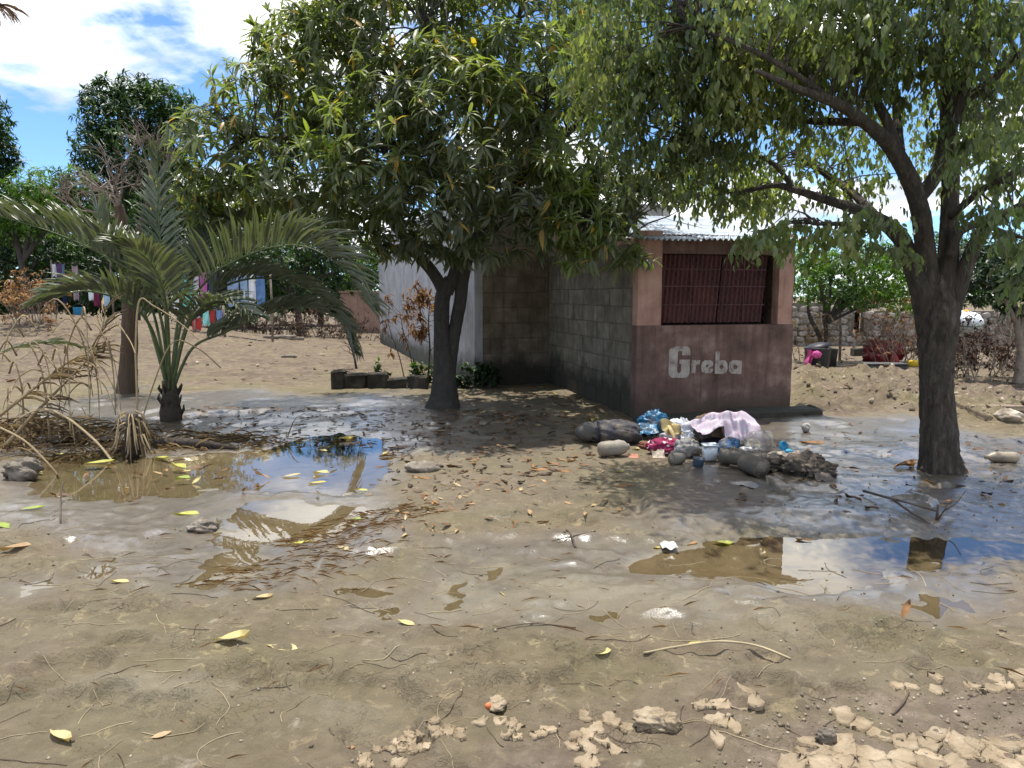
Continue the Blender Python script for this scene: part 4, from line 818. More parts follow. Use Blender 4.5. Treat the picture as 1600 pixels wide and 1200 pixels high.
# bare tree with tangled dead branches
b = G(198, 613); BD = b.y; bare = thing('bare_tree', 'bare tree with straight brown trunk and tangled leafless twigs behind the palm', 'tree', b)
M['bark_bare'] = barkmat('bark_bare', [(.3, (.06, .036, .022)), (.55, (.12, .075, .045)), (.8, (.19, .125, .08))], (16, 16, 1.6), .03)
mb = MB(); pa, ra = limb(mb, [(198,618,0,20),(199,605,0,16),(201,560,0,13),(203,490,0,12),(200,420,0,10),(192,360,0,9),(185,320,0,7)], BD, 10); pb, rb = limb(mb, [(200,430,0,8),(215,370,.1,7),(232,320,.1,5),(240,280,.1,3)], BD, 8)
mb.build('trunk', M['bark_bare'], bare); mb = MB()
for p, d, l in ((pa[-1], (-.3, 0, 1), .9), (pa[-1], (.2, .1, 1), .9), (pb[-1], (.1, 0, 1), .8), (pa[-4], (-1, 0, .3), 1.0), (pb[-4], (.6, 0, .7), .8), (pa[-2], (-.8, .2, .7), 1.1), (pa[-3], (.2, -.4, .6), .9), (pb[-3], (-.2, -.3, .8), .8)):
    spray(mb, p, d, l * .62, .022, 3, .62, 4)
mb.build('branches', M['deadwood'], bare, kind='stuff')

# ================================================================ trees, bushes and walls further back
TREE_D = 1.7
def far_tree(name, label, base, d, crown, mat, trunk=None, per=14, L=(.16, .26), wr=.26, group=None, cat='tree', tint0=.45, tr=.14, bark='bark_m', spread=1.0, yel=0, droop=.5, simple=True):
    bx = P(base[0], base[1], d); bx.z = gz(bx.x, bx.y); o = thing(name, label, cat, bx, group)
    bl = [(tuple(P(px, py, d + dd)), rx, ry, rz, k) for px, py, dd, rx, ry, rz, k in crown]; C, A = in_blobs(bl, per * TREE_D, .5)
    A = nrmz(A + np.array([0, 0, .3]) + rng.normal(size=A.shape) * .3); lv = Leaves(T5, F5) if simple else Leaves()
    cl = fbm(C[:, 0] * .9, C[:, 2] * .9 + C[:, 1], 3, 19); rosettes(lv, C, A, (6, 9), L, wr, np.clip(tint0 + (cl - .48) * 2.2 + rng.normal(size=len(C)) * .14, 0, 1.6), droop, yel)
    lv.build('crown', mat, o); mb = MB(); top = Vector(bl[0][0])
    mid = (bx + top) / 2; mid.x += .1
    for tp in (trunk or [(None, 1.0)]):
        e = top if tp[0] is None else P(tp[0][0], tp[0][1], d)
        mb.tube(spline([bx - EZ * .1, bx.lerp(e, .35) + Vector((.06, 0, .1)), bx.lerp(e, .7) + Vector((-.04, 0, .1)), e], 4), [tr * tp[1] * (1 - .05 * i) for i in range(13)], 8, rough=.08)
    for c in bl[1:]: mb.tube([mid, (mid + Vector(c[0])) / 2 + EZ * .2, Vector(c[0])], [tr * .5, tr * .35, tr * .15], 6, cap=False)
    mb.build('trunk', M[bark], o); return o
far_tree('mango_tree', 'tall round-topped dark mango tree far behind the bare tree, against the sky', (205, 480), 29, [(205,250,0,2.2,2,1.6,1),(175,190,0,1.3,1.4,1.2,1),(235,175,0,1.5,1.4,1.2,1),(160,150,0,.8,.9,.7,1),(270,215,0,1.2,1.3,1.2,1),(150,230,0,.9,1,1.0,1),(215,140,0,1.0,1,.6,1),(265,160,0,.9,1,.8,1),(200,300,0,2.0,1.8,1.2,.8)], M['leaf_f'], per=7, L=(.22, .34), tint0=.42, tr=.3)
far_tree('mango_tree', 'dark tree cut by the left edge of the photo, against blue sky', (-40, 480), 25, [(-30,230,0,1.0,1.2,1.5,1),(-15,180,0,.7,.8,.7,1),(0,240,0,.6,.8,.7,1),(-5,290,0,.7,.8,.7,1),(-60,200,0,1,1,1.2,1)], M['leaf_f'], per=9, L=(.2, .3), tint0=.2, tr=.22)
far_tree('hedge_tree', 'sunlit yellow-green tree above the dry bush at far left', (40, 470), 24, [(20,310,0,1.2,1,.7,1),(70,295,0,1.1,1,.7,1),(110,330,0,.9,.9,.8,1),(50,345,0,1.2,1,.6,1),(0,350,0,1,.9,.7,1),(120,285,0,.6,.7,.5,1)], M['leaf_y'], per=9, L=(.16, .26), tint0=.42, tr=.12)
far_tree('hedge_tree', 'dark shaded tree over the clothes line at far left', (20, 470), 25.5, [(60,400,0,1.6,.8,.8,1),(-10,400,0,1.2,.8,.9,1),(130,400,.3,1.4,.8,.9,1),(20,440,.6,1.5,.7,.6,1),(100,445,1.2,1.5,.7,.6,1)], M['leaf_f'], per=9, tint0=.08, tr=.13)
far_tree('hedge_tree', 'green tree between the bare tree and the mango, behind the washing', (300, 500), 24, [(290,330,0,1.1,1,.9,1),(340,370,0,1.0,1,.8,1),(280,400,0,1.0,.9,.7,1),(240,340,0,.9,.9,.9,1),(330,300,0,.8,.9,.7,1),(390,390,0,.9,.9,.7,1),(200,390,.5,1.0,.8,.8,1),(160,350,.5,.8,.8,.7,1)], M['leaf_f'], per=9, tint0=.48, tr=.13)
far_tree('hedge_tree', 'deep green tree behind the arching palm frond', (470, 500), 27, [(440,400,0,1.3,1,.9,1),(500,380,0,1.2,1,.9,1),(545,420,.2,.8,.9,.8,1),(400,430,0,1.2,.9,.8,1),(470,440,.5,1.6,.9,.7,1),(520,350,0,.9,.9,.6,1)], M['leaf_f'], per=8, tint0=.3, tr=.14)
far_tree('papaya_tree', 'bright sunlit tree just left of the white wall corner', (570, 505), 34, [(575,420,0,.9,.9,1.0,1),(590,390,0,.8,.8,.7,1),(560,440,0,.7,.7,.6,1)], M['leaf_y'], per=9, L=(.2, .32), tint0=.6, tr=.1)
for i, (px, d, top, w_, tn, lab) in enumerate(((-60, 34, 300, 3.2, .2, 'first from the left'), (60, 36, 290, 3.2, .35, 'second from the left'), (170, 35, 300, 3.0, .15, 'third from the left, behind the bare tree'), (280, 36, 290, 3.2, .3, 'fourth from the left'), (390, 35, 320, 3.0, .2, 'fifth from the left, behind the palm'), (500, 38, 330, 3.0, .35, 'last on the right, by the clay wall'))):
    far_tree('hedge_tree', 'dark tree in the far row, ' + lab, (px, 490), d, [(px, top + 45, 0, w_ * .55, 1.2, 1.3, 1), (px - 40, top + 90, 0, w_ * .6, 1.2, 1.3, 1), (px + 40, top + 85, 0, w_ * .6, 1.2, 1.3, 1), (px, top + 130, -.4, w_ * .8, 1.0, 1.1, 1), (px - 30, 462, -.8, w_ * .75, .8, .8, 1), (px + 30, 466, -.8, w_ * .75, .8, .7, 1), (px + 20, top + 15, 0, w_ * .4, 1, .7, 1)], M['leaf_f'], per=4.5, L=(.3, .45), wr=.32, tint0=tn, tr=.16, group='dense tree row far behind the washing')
# brush under them
M['soilwall'] = wallmat('clay_wall', [(.3, (.24, .15, .12)), (.7, (.38, .26, .21))], 3, .3, .3)
def brush(name, label, base, d, half, h, mat, n=26, leafn=260, wood='twig', L=(.06, .12), cat='bush', group=None, tint0=.5, up=.08, depth=2, spread=.5, yr=.5, r0=.012, wr=.3, kids=3):
    bx = P(base[0], base[1], d); bx.z = gz(bx.x, bx.y); o = thing(name, label, cat, bx, group); mb = MB(); tips = []
    for i in range(n):
        p = bx + Vector((random.uniform(-half, half), random.uniform(-yr, yr), -.02)); p.z = gz(p.x, p.y) - .02
        spray(mb, p, Vector(((p.x - bx.x) / half * .5 + random.gauss(0, .25), random.gauss(0, .25), 1)), h * random.uniform(.4, .65), r0, depth, spread, kids, .5, tips, up)
    mb.build('stems', M[wood], o, kind='stuff')
    if leafn and tips:
        i = rng.integers(0, len(tips), leafn); C = np.array([tuple(tips[k][0]) for k in i]) + rng.normal(size=(leafn, 3)) * .05; A = np.array([tuple(tips[k][1]) for k in i]); lv = Leaves(T5, F5)
        rosettes(lv, C, nrmz(A), (4, 6), L, wr, np.clip(tint0 + rng.normal(size=leafn) * .25, 0, 1.6), .6, 0); lv.build('foliage', mat, o)
    return o
brush('dry_bush', 'dry orange-brown bush on the bank at far left', (38, 490), 19.5, .55, 1.15, M['leaf_dry'], 16, 420, 'deadwood', (.06, .13), tint0=.7, wr=.35)
brush('brush_pile', 'heap of dark dead brush under the palm frond beside the clay wall', (490, 508), 25, 2.2, 1.0, M['leaf_muddy'], 46, 520, 'twig', (.08, .16), 'brush', tint0=.35, spread=.8, up=-.05, yr=.8)
brush('brush_pile', 'dark tangle of brush behind the hanging washing', (360, 510), 25, 2.0, 1.0, M['leaf_f'], 30, 420, 'twig', (.08, .16), 'brush', tint0=.1, spread=.8, yr=.7)
w0, w1 = P(548, 508, 31), P(612, 508, 31); mb = MB(); mb.box((w0 + w1) / 2 + Vector((.6, 0, .1)), 3.6, .22, 2.4, jit=.02); cw = mb.build('clay_wall', M['soilwall'], None, False); tag(cw, 'pinkish clay boundary wall between palm and white house wall', 'wall')
mb = MB(); mb.box((w0 + w1) / 2 + Vector((.6, 0, 1.34)), 3.7, .3, .08, jit=.01); mb.build('coping', M['soilwall'], cw, False)

# right background
far_tree('citrus_tree', 'bright green citrus tree with forked trunk behind the black bin', (1285, 556), 17.5, [(1290,440,0,1.0,1,.6,1),(1340,425,0,.9,1,.6,1),(1265,405,0,.5,.7,.5,1),(1390,440,.3,.8,.9,.6,1),(1300,400,.3,.9,.8,.4,1),(1340,465,.3,.8,.8,.3,.8),(1420,470,.5,.6,.8,.5,1),(1400,400,.5,.8,.8,.4,.9)], M['leaf_y'], [((1262,478),.9),((1292,470),.8)], per=13, L=(.09, .15), wr=.42, tint0=.62, tr=.085)
far_tree('citrus_tree', 'dark green tree behind the thick trunk at the right edge', (1590, 600), 13.5, [(1580,430,0,.75,.8,.5,1),(1535,440,0,.5,.7,.4,1),(1620,420,0,.7,.8,.6,1),(1560,390,.3,.7,.7,.35,.9),(1600,480,.2,.5,.6,.3,.9),(1520,400,.6,.4,.6,.3,.9)], M['leaf_f'], [((1592,480),1.0)], per=15, L=(.1, .17), wr=.36, tint0=.2, tr=.095, bark='deadwood')
far_tree('hedge_tree', 'sunlit green trees low behind the stone wall at right', (1400, 520), 30, [(1250,420,0,1.5,1,.9,1),(1340,400,0,1.4,1,.8,1),(1430,410,0,1.6,1,1.0,1),(1520,420,0,1.6,1,1.0,1),(1600,400,0,1.6,1,1.2,1),(1480,380,0,1.0,.8,.6,1),(1255,458,-1,1.3,.7,.7,1),(1330,460,-1,1.3,.7,.7,1),(1410,458,-1,1.3,.7,.7,1),(1490,455,-1,1.4,.7,.8,1),(1570,455,-1,1.4,.7,.8,1),(1640,450,-1,1.4,.7,.8,1)], M['leaf_y'], per=6, L=(.2, .3), tint0=.35, tr=.12)
M['rubblewall'] = wallmat('rubble_wall', [(.25, (.12, .10, .085)), (.5, (.27, .235, .20)), (.75, (.44, .40, .36))], 5, .3, .25, .9, 12)
wl0 = P(1225, 540, 23.5); wl1 = P(1620, 540, 23.5)
rw = thing('stone_wall', 'rough grey stone wall with a dark doorway behind the citrus tree', 'wall', ((wl0 + wl1) / 2).xy.to_3d())
dx0, dx1 = P(1330, 540, 23.5).x, P(1345, 540, 23.5).x; mb = MB()
def rwbox(x0, x1, z0, z1, nm='panel'):
    q = MB(); q.box(((x0 + x1) / 2, 23.5, (z0 + z1) / 2), x1 - x0, .25, z1 - z0); return q.build(nm, M['mortar'], rw, False)
rwbox(wl0.x, dx0, -.1, 1.35); rwbox(dx1, wl1.x, -.1, 1.1); rwbox(dx0, dx1, -.1, .42); rwbox(dx0, dx1, 1.25, 1.45)
q = MB(); q.box(((dx0 + dx1) / 2, 23.7, .8), dx1 - dx0, .05, 1.0); q.build('doorway_shade_panel', M['dark'], rw, False)  # panel coloured black for the shade within the doorway
var = []
for s in range(7):
    q = MB(); q.blob((0, 0, 0), .17, .09, .10, 40 + s, .3, 10, 7, pw_=.7, fq=1.8); me = bpy.data.meshes.new('stone'); me.from_pydata([tuple(p) for p in q.v], [], q.f); me.materials.append(M['rubblewall']); var.append(me)
x = wl0.x; k = 0
for zr in range(7):
    x = wl0.x + random.uniform(0, .2); z = .05 + zr * .185
    while x < wl1.x and k < 290:
        if not (dx0 - .1 < x < dx1 + .1 and .3 < z) and not (x > dx1 and z > 1.1) and x < P(1560, 540, 23.5).x:
            o = link('stone', random.choice(var), None, rw, Vector((x, 23.39 + random.uniform(-.03, .02), z + random.uniform(-.02, .02))) - rw.location); o.rotation_euler = (0, random.uniform(-.3, .3), random.uniform(-.1, .1)); o.scale = (random.uniform(.8, 1.2),) * 3; k += 1
        x += random.uniform(.27, .38)
for (px, top, bot, r, lab) in ((1312, 478, 566, .035, 'thin upright pole standing in front of the stone wall'), (1334, 515, 545, .04, 'short stake before the dark doorway')):
    d = flat(px, bot)[1]; a = P(px, bot, d); e = P(px, top, d); mb = MB(); mb.tube([a - EZ * .1, a.lerp(e, .5) + Vector((.02, 0, 0)), e], [r, r * .9, r * .8], 7, rough=.1); o = mb.build('pole', M['deadwood']); tag(o, lab, 'pole')
brush('dry_bush', 'dry grey-brown bush with fine twigs above the red plastic sheet', (1398, 562), 17, .45, 1.25, M['leaf_dry'], 22, 240, 'deadwood', (.06, .12), tint0=.35, depth=3, spread=.5)
brush('dry_bush', 'brown muddied bush in front of the white bundle', (1530, 590), 14.3, .4, 1.05, M['leaf_muddy'], 16, 420, 'deadwood', (.06, .11), tint0=.45, wr=.45, spread=.55)
brush('dry_bush', 'leafless pale shrub beside the pale trunk at the right edge', (1568, 560), 16.0, .35, 1.5, M['leaf_muddy'], 9, 160, 'deadwood', (.06, .1), tint0=.3, depth=2, r0=.02)
brush('dry_bush', 'dark muddied bush low behind the thick trunk', (1500, 560), 17.0, .7, .8, M['leaf_muddy'], 20, 300, 'twig', (.06, .11), tint0=.2, wr=.45)
brush('dry_reed', 'bundle of dry yellow reeds leaning by the kiosk corner', (1250, 552), 18, .3, 1.1, M['palm_dry'], 14, 60, 'palm_dry', (.1, .3), 'reed', tint0=.8, depth=1, spread=.25, wr=.08)

# ================================================================ washing on the lines
def cloth(name, label, cat, px0, px1, py0, py1, d, col, group=None, fold=.03, pat=None, taper=0):
    a, b = P(px0, py0, d), P(px1, py0, d); h = (py1 - py0) * d / F_PX; w = b.x - a.x; sd_ = random.random() * 9
    o = thing(name, label, cat, (a + b) / 2 - EZ * h, group); mb = MB()
    for off in (0, .012):
        mb.grid(lambda u_, v_: (a.x + w * (u_ + taper * (v_ - .5) * (u_ - .5)) , a.y + off + fold * v_ ** .5 * math.sin(u_ * w * 26 + sd_ + v_ * 2) + fold * .5 * math.sin(u_ * 9 + v_ * 5 + sd_), a.z - h * v_ - .02 * math.sin(u_ * math.pi) * (1 - v_) + .02 * math.sin(u_ * 11 + sd_) * v_), 12, 8)
    mt = pat or plain('cloth_' + name, col, .9, .1, var=.3); mb.build('fabric', mt, o)
    for q in (a, b):
        pg = MB(); pg.box(q + Vector((0, -.01, .0)), .012, .02, .05); pg.build('peg', M['deadwood'], o, False)
    return o
def spots(name, c1, c2, sc):
    m, nt, b = newmat(name); v = nd(nt, 'ShaderNodeTexVoronoi'); v.inputs['Scale'].default_value = sc; L_(nt, pos(nt), v.inputs['Vector']); k = rampnode(nt, v.outputs['Distance'], [(.3, c1), (.36, c2)]); L_(nt, k.outputs[0], b.inputs['Base Color']); b.inputs['Roughness'].default_value = .9; return m
def line(label, px0, px1, py, d, posts):
    a, b = P(px0, py, d), P(px1, py, d); o = thing('clothes_line', label, 'line', ((a + b) / 2)); mb = MB(); mb.tube([a, (a + b) / 2 - EZ * .04, b], .006, 4); mb.build('cord', M['wire'], o)
    for px in posts:
        e = P(px, py, d); f = Vector((e.x, e.y, gz(e.x, e.y) - .1)); mb = MB(); mb.tube([f, (e + f) / 2 + Vector((.02, 0, 0)), e + EZ * .08], [.035, .03, .028], 7, rough=.1); mb.build('post', M['deadwood'], o)
CD = 21.0; line('washing line strung behind the young palm', 255, 425, 426, CD, (258, 422)); line('second low washing line hung with small clothes near the ground', 300, 350, 482, CD - .4, (302, 349))
gw = 'washing behind the palm'
cloth('towel', 'white and black spotted cloth hanging behind the palm stem', 'towel', 266, 277, 430, 482, CD, None, gw, pat=spots('spot_cloth', (.02, .02, .025), (.7, .7, .72), 7))
cloth('towel', 'bright turquoise towel on the washing line', 'towel', 283, 300, 430, 478, CD, (.16, .56, .55), gw)
cloth('sheet', 'narrow pale grey sheet beside the turquoise towel', 'sheet', 301, 310, 431, 520, CD, (.52, .52, .56), gw)
cloth('shirt', 'pink and purple shirt on the washing line', 'shirt', 312, 322, 425, 474, CD, (.42, .12, .33), gw)
cloth('trousers', 'dark blue-grey trousers hanging right of the pink shirt', 'trousers', 324, 338, 423, 480, CD, (.05, .06, .09), gw)
cloth('shirt', 'black shirt in the middle of the washing', 'shirt', 339, 352, 426, 476, CD, (.015, .015, .018), gw)
cloth('shirt', 'blue and white striped shirt on the washing line', 'shirt', 355, 372, 428, 478, CD, (.25, .33, .5), gw)
cloth('jeans', 'light blue jeans hanging among the washing', 'jeans', 374, 386, 430, 490, CD, (.28, .40, .56), gw)
cloth('shirt', 'white shirt hanging near the right end of the line', 'shirt', 388, 398, 428, 482, CD, (.66, .68, .72), gw)
cloth('shirt', 'deep blue shirt last on the right of the washing line', 'shirt', 400, 413, 430, 486, CD, (.13, .24, .47), gw)
cloth('towel', 'small turquoise cloth hanging low near the ground', 'towel', 316, 326, 482, 508, CD - .4, (.30, .68, .66), gw)
cloth('shirt', 'small red shirt hanging low beside the turquoise cloth', 'shirt', 327, 336, 484, 506, CD - .4, (.36, .05, .05), gw)
cloth('shirt', 'small blue and white shirt hanging low at the right', 'shirt', 338, 347, 484, 512, CD - .4, (.2, .3, .55), gw)
cloth('blanket', 'red blanket bunched low under the washing line', 'blanket', 300, 314, 496, 516, CD - .4, (.42, .05, .05), gw)
LD = 24.0; line('washing line under the trees at far left', 78, 175, 410, LD, (80, 172)); gw = 'washing at far left'
cloth('shirt', 'white shirt first on the far left washing line', 'shirt', 80, 87, 412, 432, LD, (.62, .62, .66), gw)
cloth('dress', 'dark purple dress on the far left washing line', 'dress', 87, 95, 411, 458, LD, (.10, .05, .13), gw)
cloth('shirt', 'blue denim shirt beside the purple dress', 'shirt', 94, 101, 412, 440, LD, (.12, .16, .27), gw)
cloth('trousers', 'long navy trousers on the far left washing line', 'trousers', 95, 104, 440, 476, LD - .05, (.02, .025, .06), gw)
cloth('shirt', 'orange shirt hanging among dark clothes at far left', 'shirt', 101, 110, 428, 462, LD, (.45, .19, .03), gw)
cloth('shirt', 'grey-pink shirt right of the orange one', 'shirt', 112, 121, 415, 468, LD, (.30, .22, .25), gw)
cloth('shirt', 'white shirt glimpsed through the palm fronds', 'shirt', 137, 149, 434, 468, LD, (.70, .76, .78), gw)
cloth('shirt', 'maroon shirt next to the white one behind the fronds', 'shirt', 145, 155, 452, 478, LD - .1, (.16, .03, .06), gw)
cloth('shirt', 'pale blue shirt last on the far left line', 'shirt', 160, 169, 440, 478, LD, (.42, .60, .72), gw)
a = P(123, 478, 23); a.z = gz(a.x, a.y); o = thing('bucket', 'small bright blue bucket on the bank at far left', 'bucket', a); mb = MB(); mb.lathe(a, [(.10, 0), (.13, .02), (.16, .30), (.165, .31), (.15, .31), (.12, .04)], 16); mb.build('body', plain('blue_plastic', (.04, .27, .52), .4, .4), o)
mb = MB(); mb.tube([a + Vector((.16 * math.cos(t), -.02, .30 + .12 * math.sin(t))) for t in np.linspace(0, math.pi, 9)], .006, 5); mb.build('handle', M['wire'], o)

# ================================================================ planting bed of old blocks by the mango
bd = thing('block_bed', 'row of dark mossy concrete blocks edging a bed left of the mango trunk', 'bed edging', G(590, 606)); o0 = wloc(bd)
M['mossblock'] = pm('mossy_block', [(.3, (.022, .02, .016)), (.55, (.055, .048, .037)), (.78, (.12, .11, .08))], 6, .9, .9, 26, .03)
for (p0, p1, h) in ((520, 541, .30), (540, 574, .24), (575, 606, .26), (607, 636, .16), (637, 668, .2)):
    a, b = G(p0, 606), G(p1, 606); mb = MB(); mb.box((a + b) / 2 + EZ * (h / 2 - .02), (b - a).length, .2, h + .06, (b - a).normalized(), bev=.025, jit=.018); mb.build('block', M['mossblock'], bd, False)
def sapling(name, label, base, tip, r, d, leaves=None, mat='leaf_f', twn=5, cat='sapling'):
    b = G(*base); o = thing(name, label, cat, b); e = P(tip[0], tip[1], b.y); mb = MB(); path = spline([b, b.lerp(e, .4) + Vector((.02, 0, 0)), b.lerp(e, .75) + Vector((-.015, 0, 0)), e], 4); mb.tube(path, [r * (1 - .05 * i) for i in range(len(path))], 7, rough=.08); tips = []
    for i in range(twn): spray(mb, path[random.randint(3, len(path) - 1)], Vector((random.gauss(0, 1), random.gauss(0, .6), .5)), random.uniform(.15, .35), r * .4, 1, .5, 2, .5, tips)
    mb.build('stem', M['twig'], o)
    if leaves and tips:
        C = np.array([tuple(t[0]) for t in tips] * leaves[0]); lv = Leaves(); rosettes(lv, C + rng.normal(size=C.shape) * .03, nrmz(np.array([tuple(t[1]) for t in tips] * leaves[0])), (4, 7), leaves[1], leaves[2], np.full(len(C), leaves[3]) + rng.normal(size=len(C)) * .2, .9, 0); lv.build('leaves', M[mat], o, 24)
    return o
sapling('sapling', 'thin leafless sapling rising from the block bed under the palm frond', (557, 576), (540, 512), .028, 0, None, twn=7)
sapling('sapling', 'slim bent stem leaning left in front of the white wall', (632, 592), (606, 500), .012, 0, (1, (.06, .1), .4, .1), 'leaf_muddy', 3)
sapling('sapling', 'dried sapling with withered orange-brown leaf clusters before the white wall', (668, 600), (672, 470), .018, 0, (4, (.10, .17), .26, .5), 'leaf_dry', 14)
sapling('sapling', 'small dried sapling with brown leaves on the left of the white wall', (648, 596), (625, 488), .012, 0, (2, (.09, .15), .26, .4), 'leaf_dry', 8)
def plant(name, label, base, n, h, half, mat, L, wr, tint, yr=.15):
    b = G(*base); o = thing(name, label, 'plant', b); C = np.stack([b.x + rng.uniform(-half, half, n), b.y + rng.uniform(-yr, yr, n), b.z + rng.random(n) ** .7 * h], 1); A = nrmz(rng.normal(size=(n, 3)) * .5 + np.array([0, 0, 1.]))
    lv = Leaves(); rosettes(lv, C, A, (4, 6), L, wr, np.clip(tint + rng.normal(size=n) * .2, 0, 1.3), .4, 0); lv.build('leaves', M[mat], o, 30); mb = MB()
    for c in C[::2]: mb.tube([Vector((c[0] * .6 + b.x * .4, c[1], b.z - .02)), Vector(c)], [.006, .003], 4, cap=False)
    mb.build('stems', M['twig'], o, kind='stuff'); return o
plant('leafy_plant', 'dark leafy plant at the foot of the block wall right of the mango trunk', (745, 606), 60, .42, .36, 'leaf_f', (.10, .18), .45, .25)
plant('leafy_plant', 'low green plant at the left side of the mango trunk', (660, 598), 42, .34, .22, 'leaf_y', (.09, .15), .45, .25)
plant('leafy_plant', 'small upright green shoot growing on the block bed', (590, 580), 9, .22, .06, 'leaf_y', (.08, .13), .6, .4, .04)
plant('leafy_plant', 'tiny dark shoot at the right end of the block bed', (604, 592), 10, .16, .06, 'leaf_f', (.06, .1), .6, .1, .04)
for i, (px, py, l, h, lab) in enumerate(((447, 530, .55, .13, 'long grey brick lying on the sunlit ground behind the palm'), (468, 531, .22, .10, 'short broken brick beside the long grey one'), (424, 528, .4, .1, 'flat muddy brick left of the long grey one'), (452, 560, .32, .06, 'half-buried slab in the sunlit ground before the bricks'))):
    b = G(px, py); mb = MB(); mb.box(b + EZ * (h / 2 - .015), l, .2, h, (math.cos(.1 * i), math.sin(.1 * i), 0), bev=.02, jit=.012); o = mb.build('brick', M['mudlump'], None, False); tag(o, lab, 'brick')

# ================================================================ the yard behind at right
b = G(1276, 580); o = thing('bin', 'black plastic bin with a pink cloth over its rim by the kiosk corner', 'bin', b); blk = plain('black_plastic', (.03, .033, .036), .5, .35, .15)
mb = MB(); mb.lathe(b, [(.20, 0), (.22, .02), (.25, .42), (.265, .44), (.265, .47), (.235, .47), (.2, .05)], 22); mb.build('body', blk, o); mb = MB(); mb.lathe(b + EZ * .46, [(.25, 0), (.24, .05), (.12, .09), (.02, .10)], 20, (-.25, 0, 1), wob=.04); mb.build('lid', plain('dark_bag', (.015, .015, .022), .5, .4), o)
pk = thing('cloth', 'bright pink cloth hanging down the black bin', 'cloth', b + Vector((-.3, -.1, 0))); pinkm = plain('pink_cloth', (.72, .13, .38), .85, .15)
mb = MB(); mb.grid(lambda u_, v_: b + Vector((-.29 + .10 * u_ + .02 * math.sin(v_ * 8), -.20 + .05 * math.sin(u_ * 9 + v_ * 3), .44 - .46 * v_)), 10, 14); mb.build('fabric', pinkm, pk); mb = MB(); mb.blob(b + Vector((-.13, -.27, .34)), .09, .05, .075, 3, .3, 16, 10, fold=0.12); mb.build('knot', pinkm, pk)
b2 = G(1291, 572); o = thing('bin', 'second black bucket half hidden behind the bin with the pink cloth', 'bin', b2); mb = MB(); mb.lathe(b2 + Vector((.04, 0, 0)), [(.16, 0), (.19, .36), (.2, .38), (.17, .38), (.14, .04)], 18); mb.build('body', blk, o)
b = G(1381, 578); o = thing('trough', 'long dark grey trough lying on the ground before the red sheet', 'trough', b); mb = MB(); gy = plain('grey_rubber', (.07, .075, .08), .6, .3, .2)
mb.box(b + EZ * .06, .82, .3, .14, (1, -.06, 0), bev=.03, jit=.008); mb.build('body', gy, o, False); mb = MB(); mb.box(b + EZ * .135, .84, .34, .025, (1, -.06, 0), bev=.01, jit=.006); mb.build('rim', gy, o, False)
b = G(1340, 556); mb = MB(); mb.box(b + EZ * .1, .28, .28, .2, bev=.02, jit=.012); o = mb.build('concrete_block', M['block'], None, False); tag(o, 'square grey block standing before the stone wall', 'block')
b = G(1390, 572); o = thing('plastic_sheet', 'crumpled dark red plastic sheet at the foot of the dry bush', 'plastic sheet', b); redm = plain('red_plastic', (.20, .018, .022), .4, .4, .15); mb = MB(); mb.blob(b + Vector((0, .35, .25)), .42, .25, .32, 13, .35, 26, 16, fold=0.18, floor=b.z); mb.build('sheet', redm, o); mb = MB(); mb.blob(b + Vector((.12, .05, .12)), .10, .08, .15, 14, .3, 16, 10, fold=0.15, floor=b.z); mb.build('fold', plain('bright_red_plastic', (.42, .05, .055), .4, .4), o)
ym = plain('yellow_plastic', (.62, .43, .02), .45, .4, .05)
b = G(1426, 573); o = thing('jerrycan', 'yellow plastic can on its side left of the thick trunk', 'can', b); mb = MB(); mb.blob(b + EZ * .07, .11, .08, .075, 2, .06, 18, 12, pw_=.6); mb.build('body', ym, o); mb = MB(); mb.lathe(b + Vector((.1, 0, .08)), [(.025, 0), (.025, .05), (.03, .05), (.03, .07)], 10, (1, 0, .2)); mb.build('neck', ym, o)
b = G(1416, 579); mb = MB(); mb.grid(lambda u_, v_: b + Vector((-.08 + .16 * u_, -.04 + .08 * v_, .02 + .015 * math.sin(u_ * 7))), 8, 4); o = mb.build('plastic_scrap', ym); tag(o, 'flat scrap of yellow plastic on the ground by the yellow can', 'scrap')
# white sailcloth bundle
b = P(1505, 545, 17.5); b.z = gz(b.x, b.y); o = thing('bundle', 'big white tied sack bundle on a stand behind the brown bush', 'bundle', b); c = P(1505, 503, 17.5); wh = plain('white_sack', (.72, .76, .78), .7, .2, .02, .12)
mb = MB(); mb.blob(c, .42, .35, .24, 21, .16, 30, 18, ax=(1, 0, 0), fold=.035); mb.build('sack', wh, o)
mb = MB(); mb.tube([c + Vector((.42 * math.cos(t), -.36 * math.sin(t) - .02, -.07 + .03 * math.cos(2 * t))) for t in np.linspace(.3, 2.8, 14)], .012, 5); mb.build('strap', plain('green_strap', (.05, .10, .07), .7), o)
mb = MB(); mb.blob(c + Vector((.02, -.05, .23)), .08, .07, .05, 4, .2, 14, 8); mb.build('orange_cap', plain('orange_cloth', (.75, .32, .03), .7), o)
for sx in (-.3, .3): mb = MB(); mb.tube([Vector((b.x + sx, b.y, b.z - .05)), Vector((b.x + sx * .9, b.y, c.z - .15))], .035, 7); mb.build('leg', M['deadwood'], o)
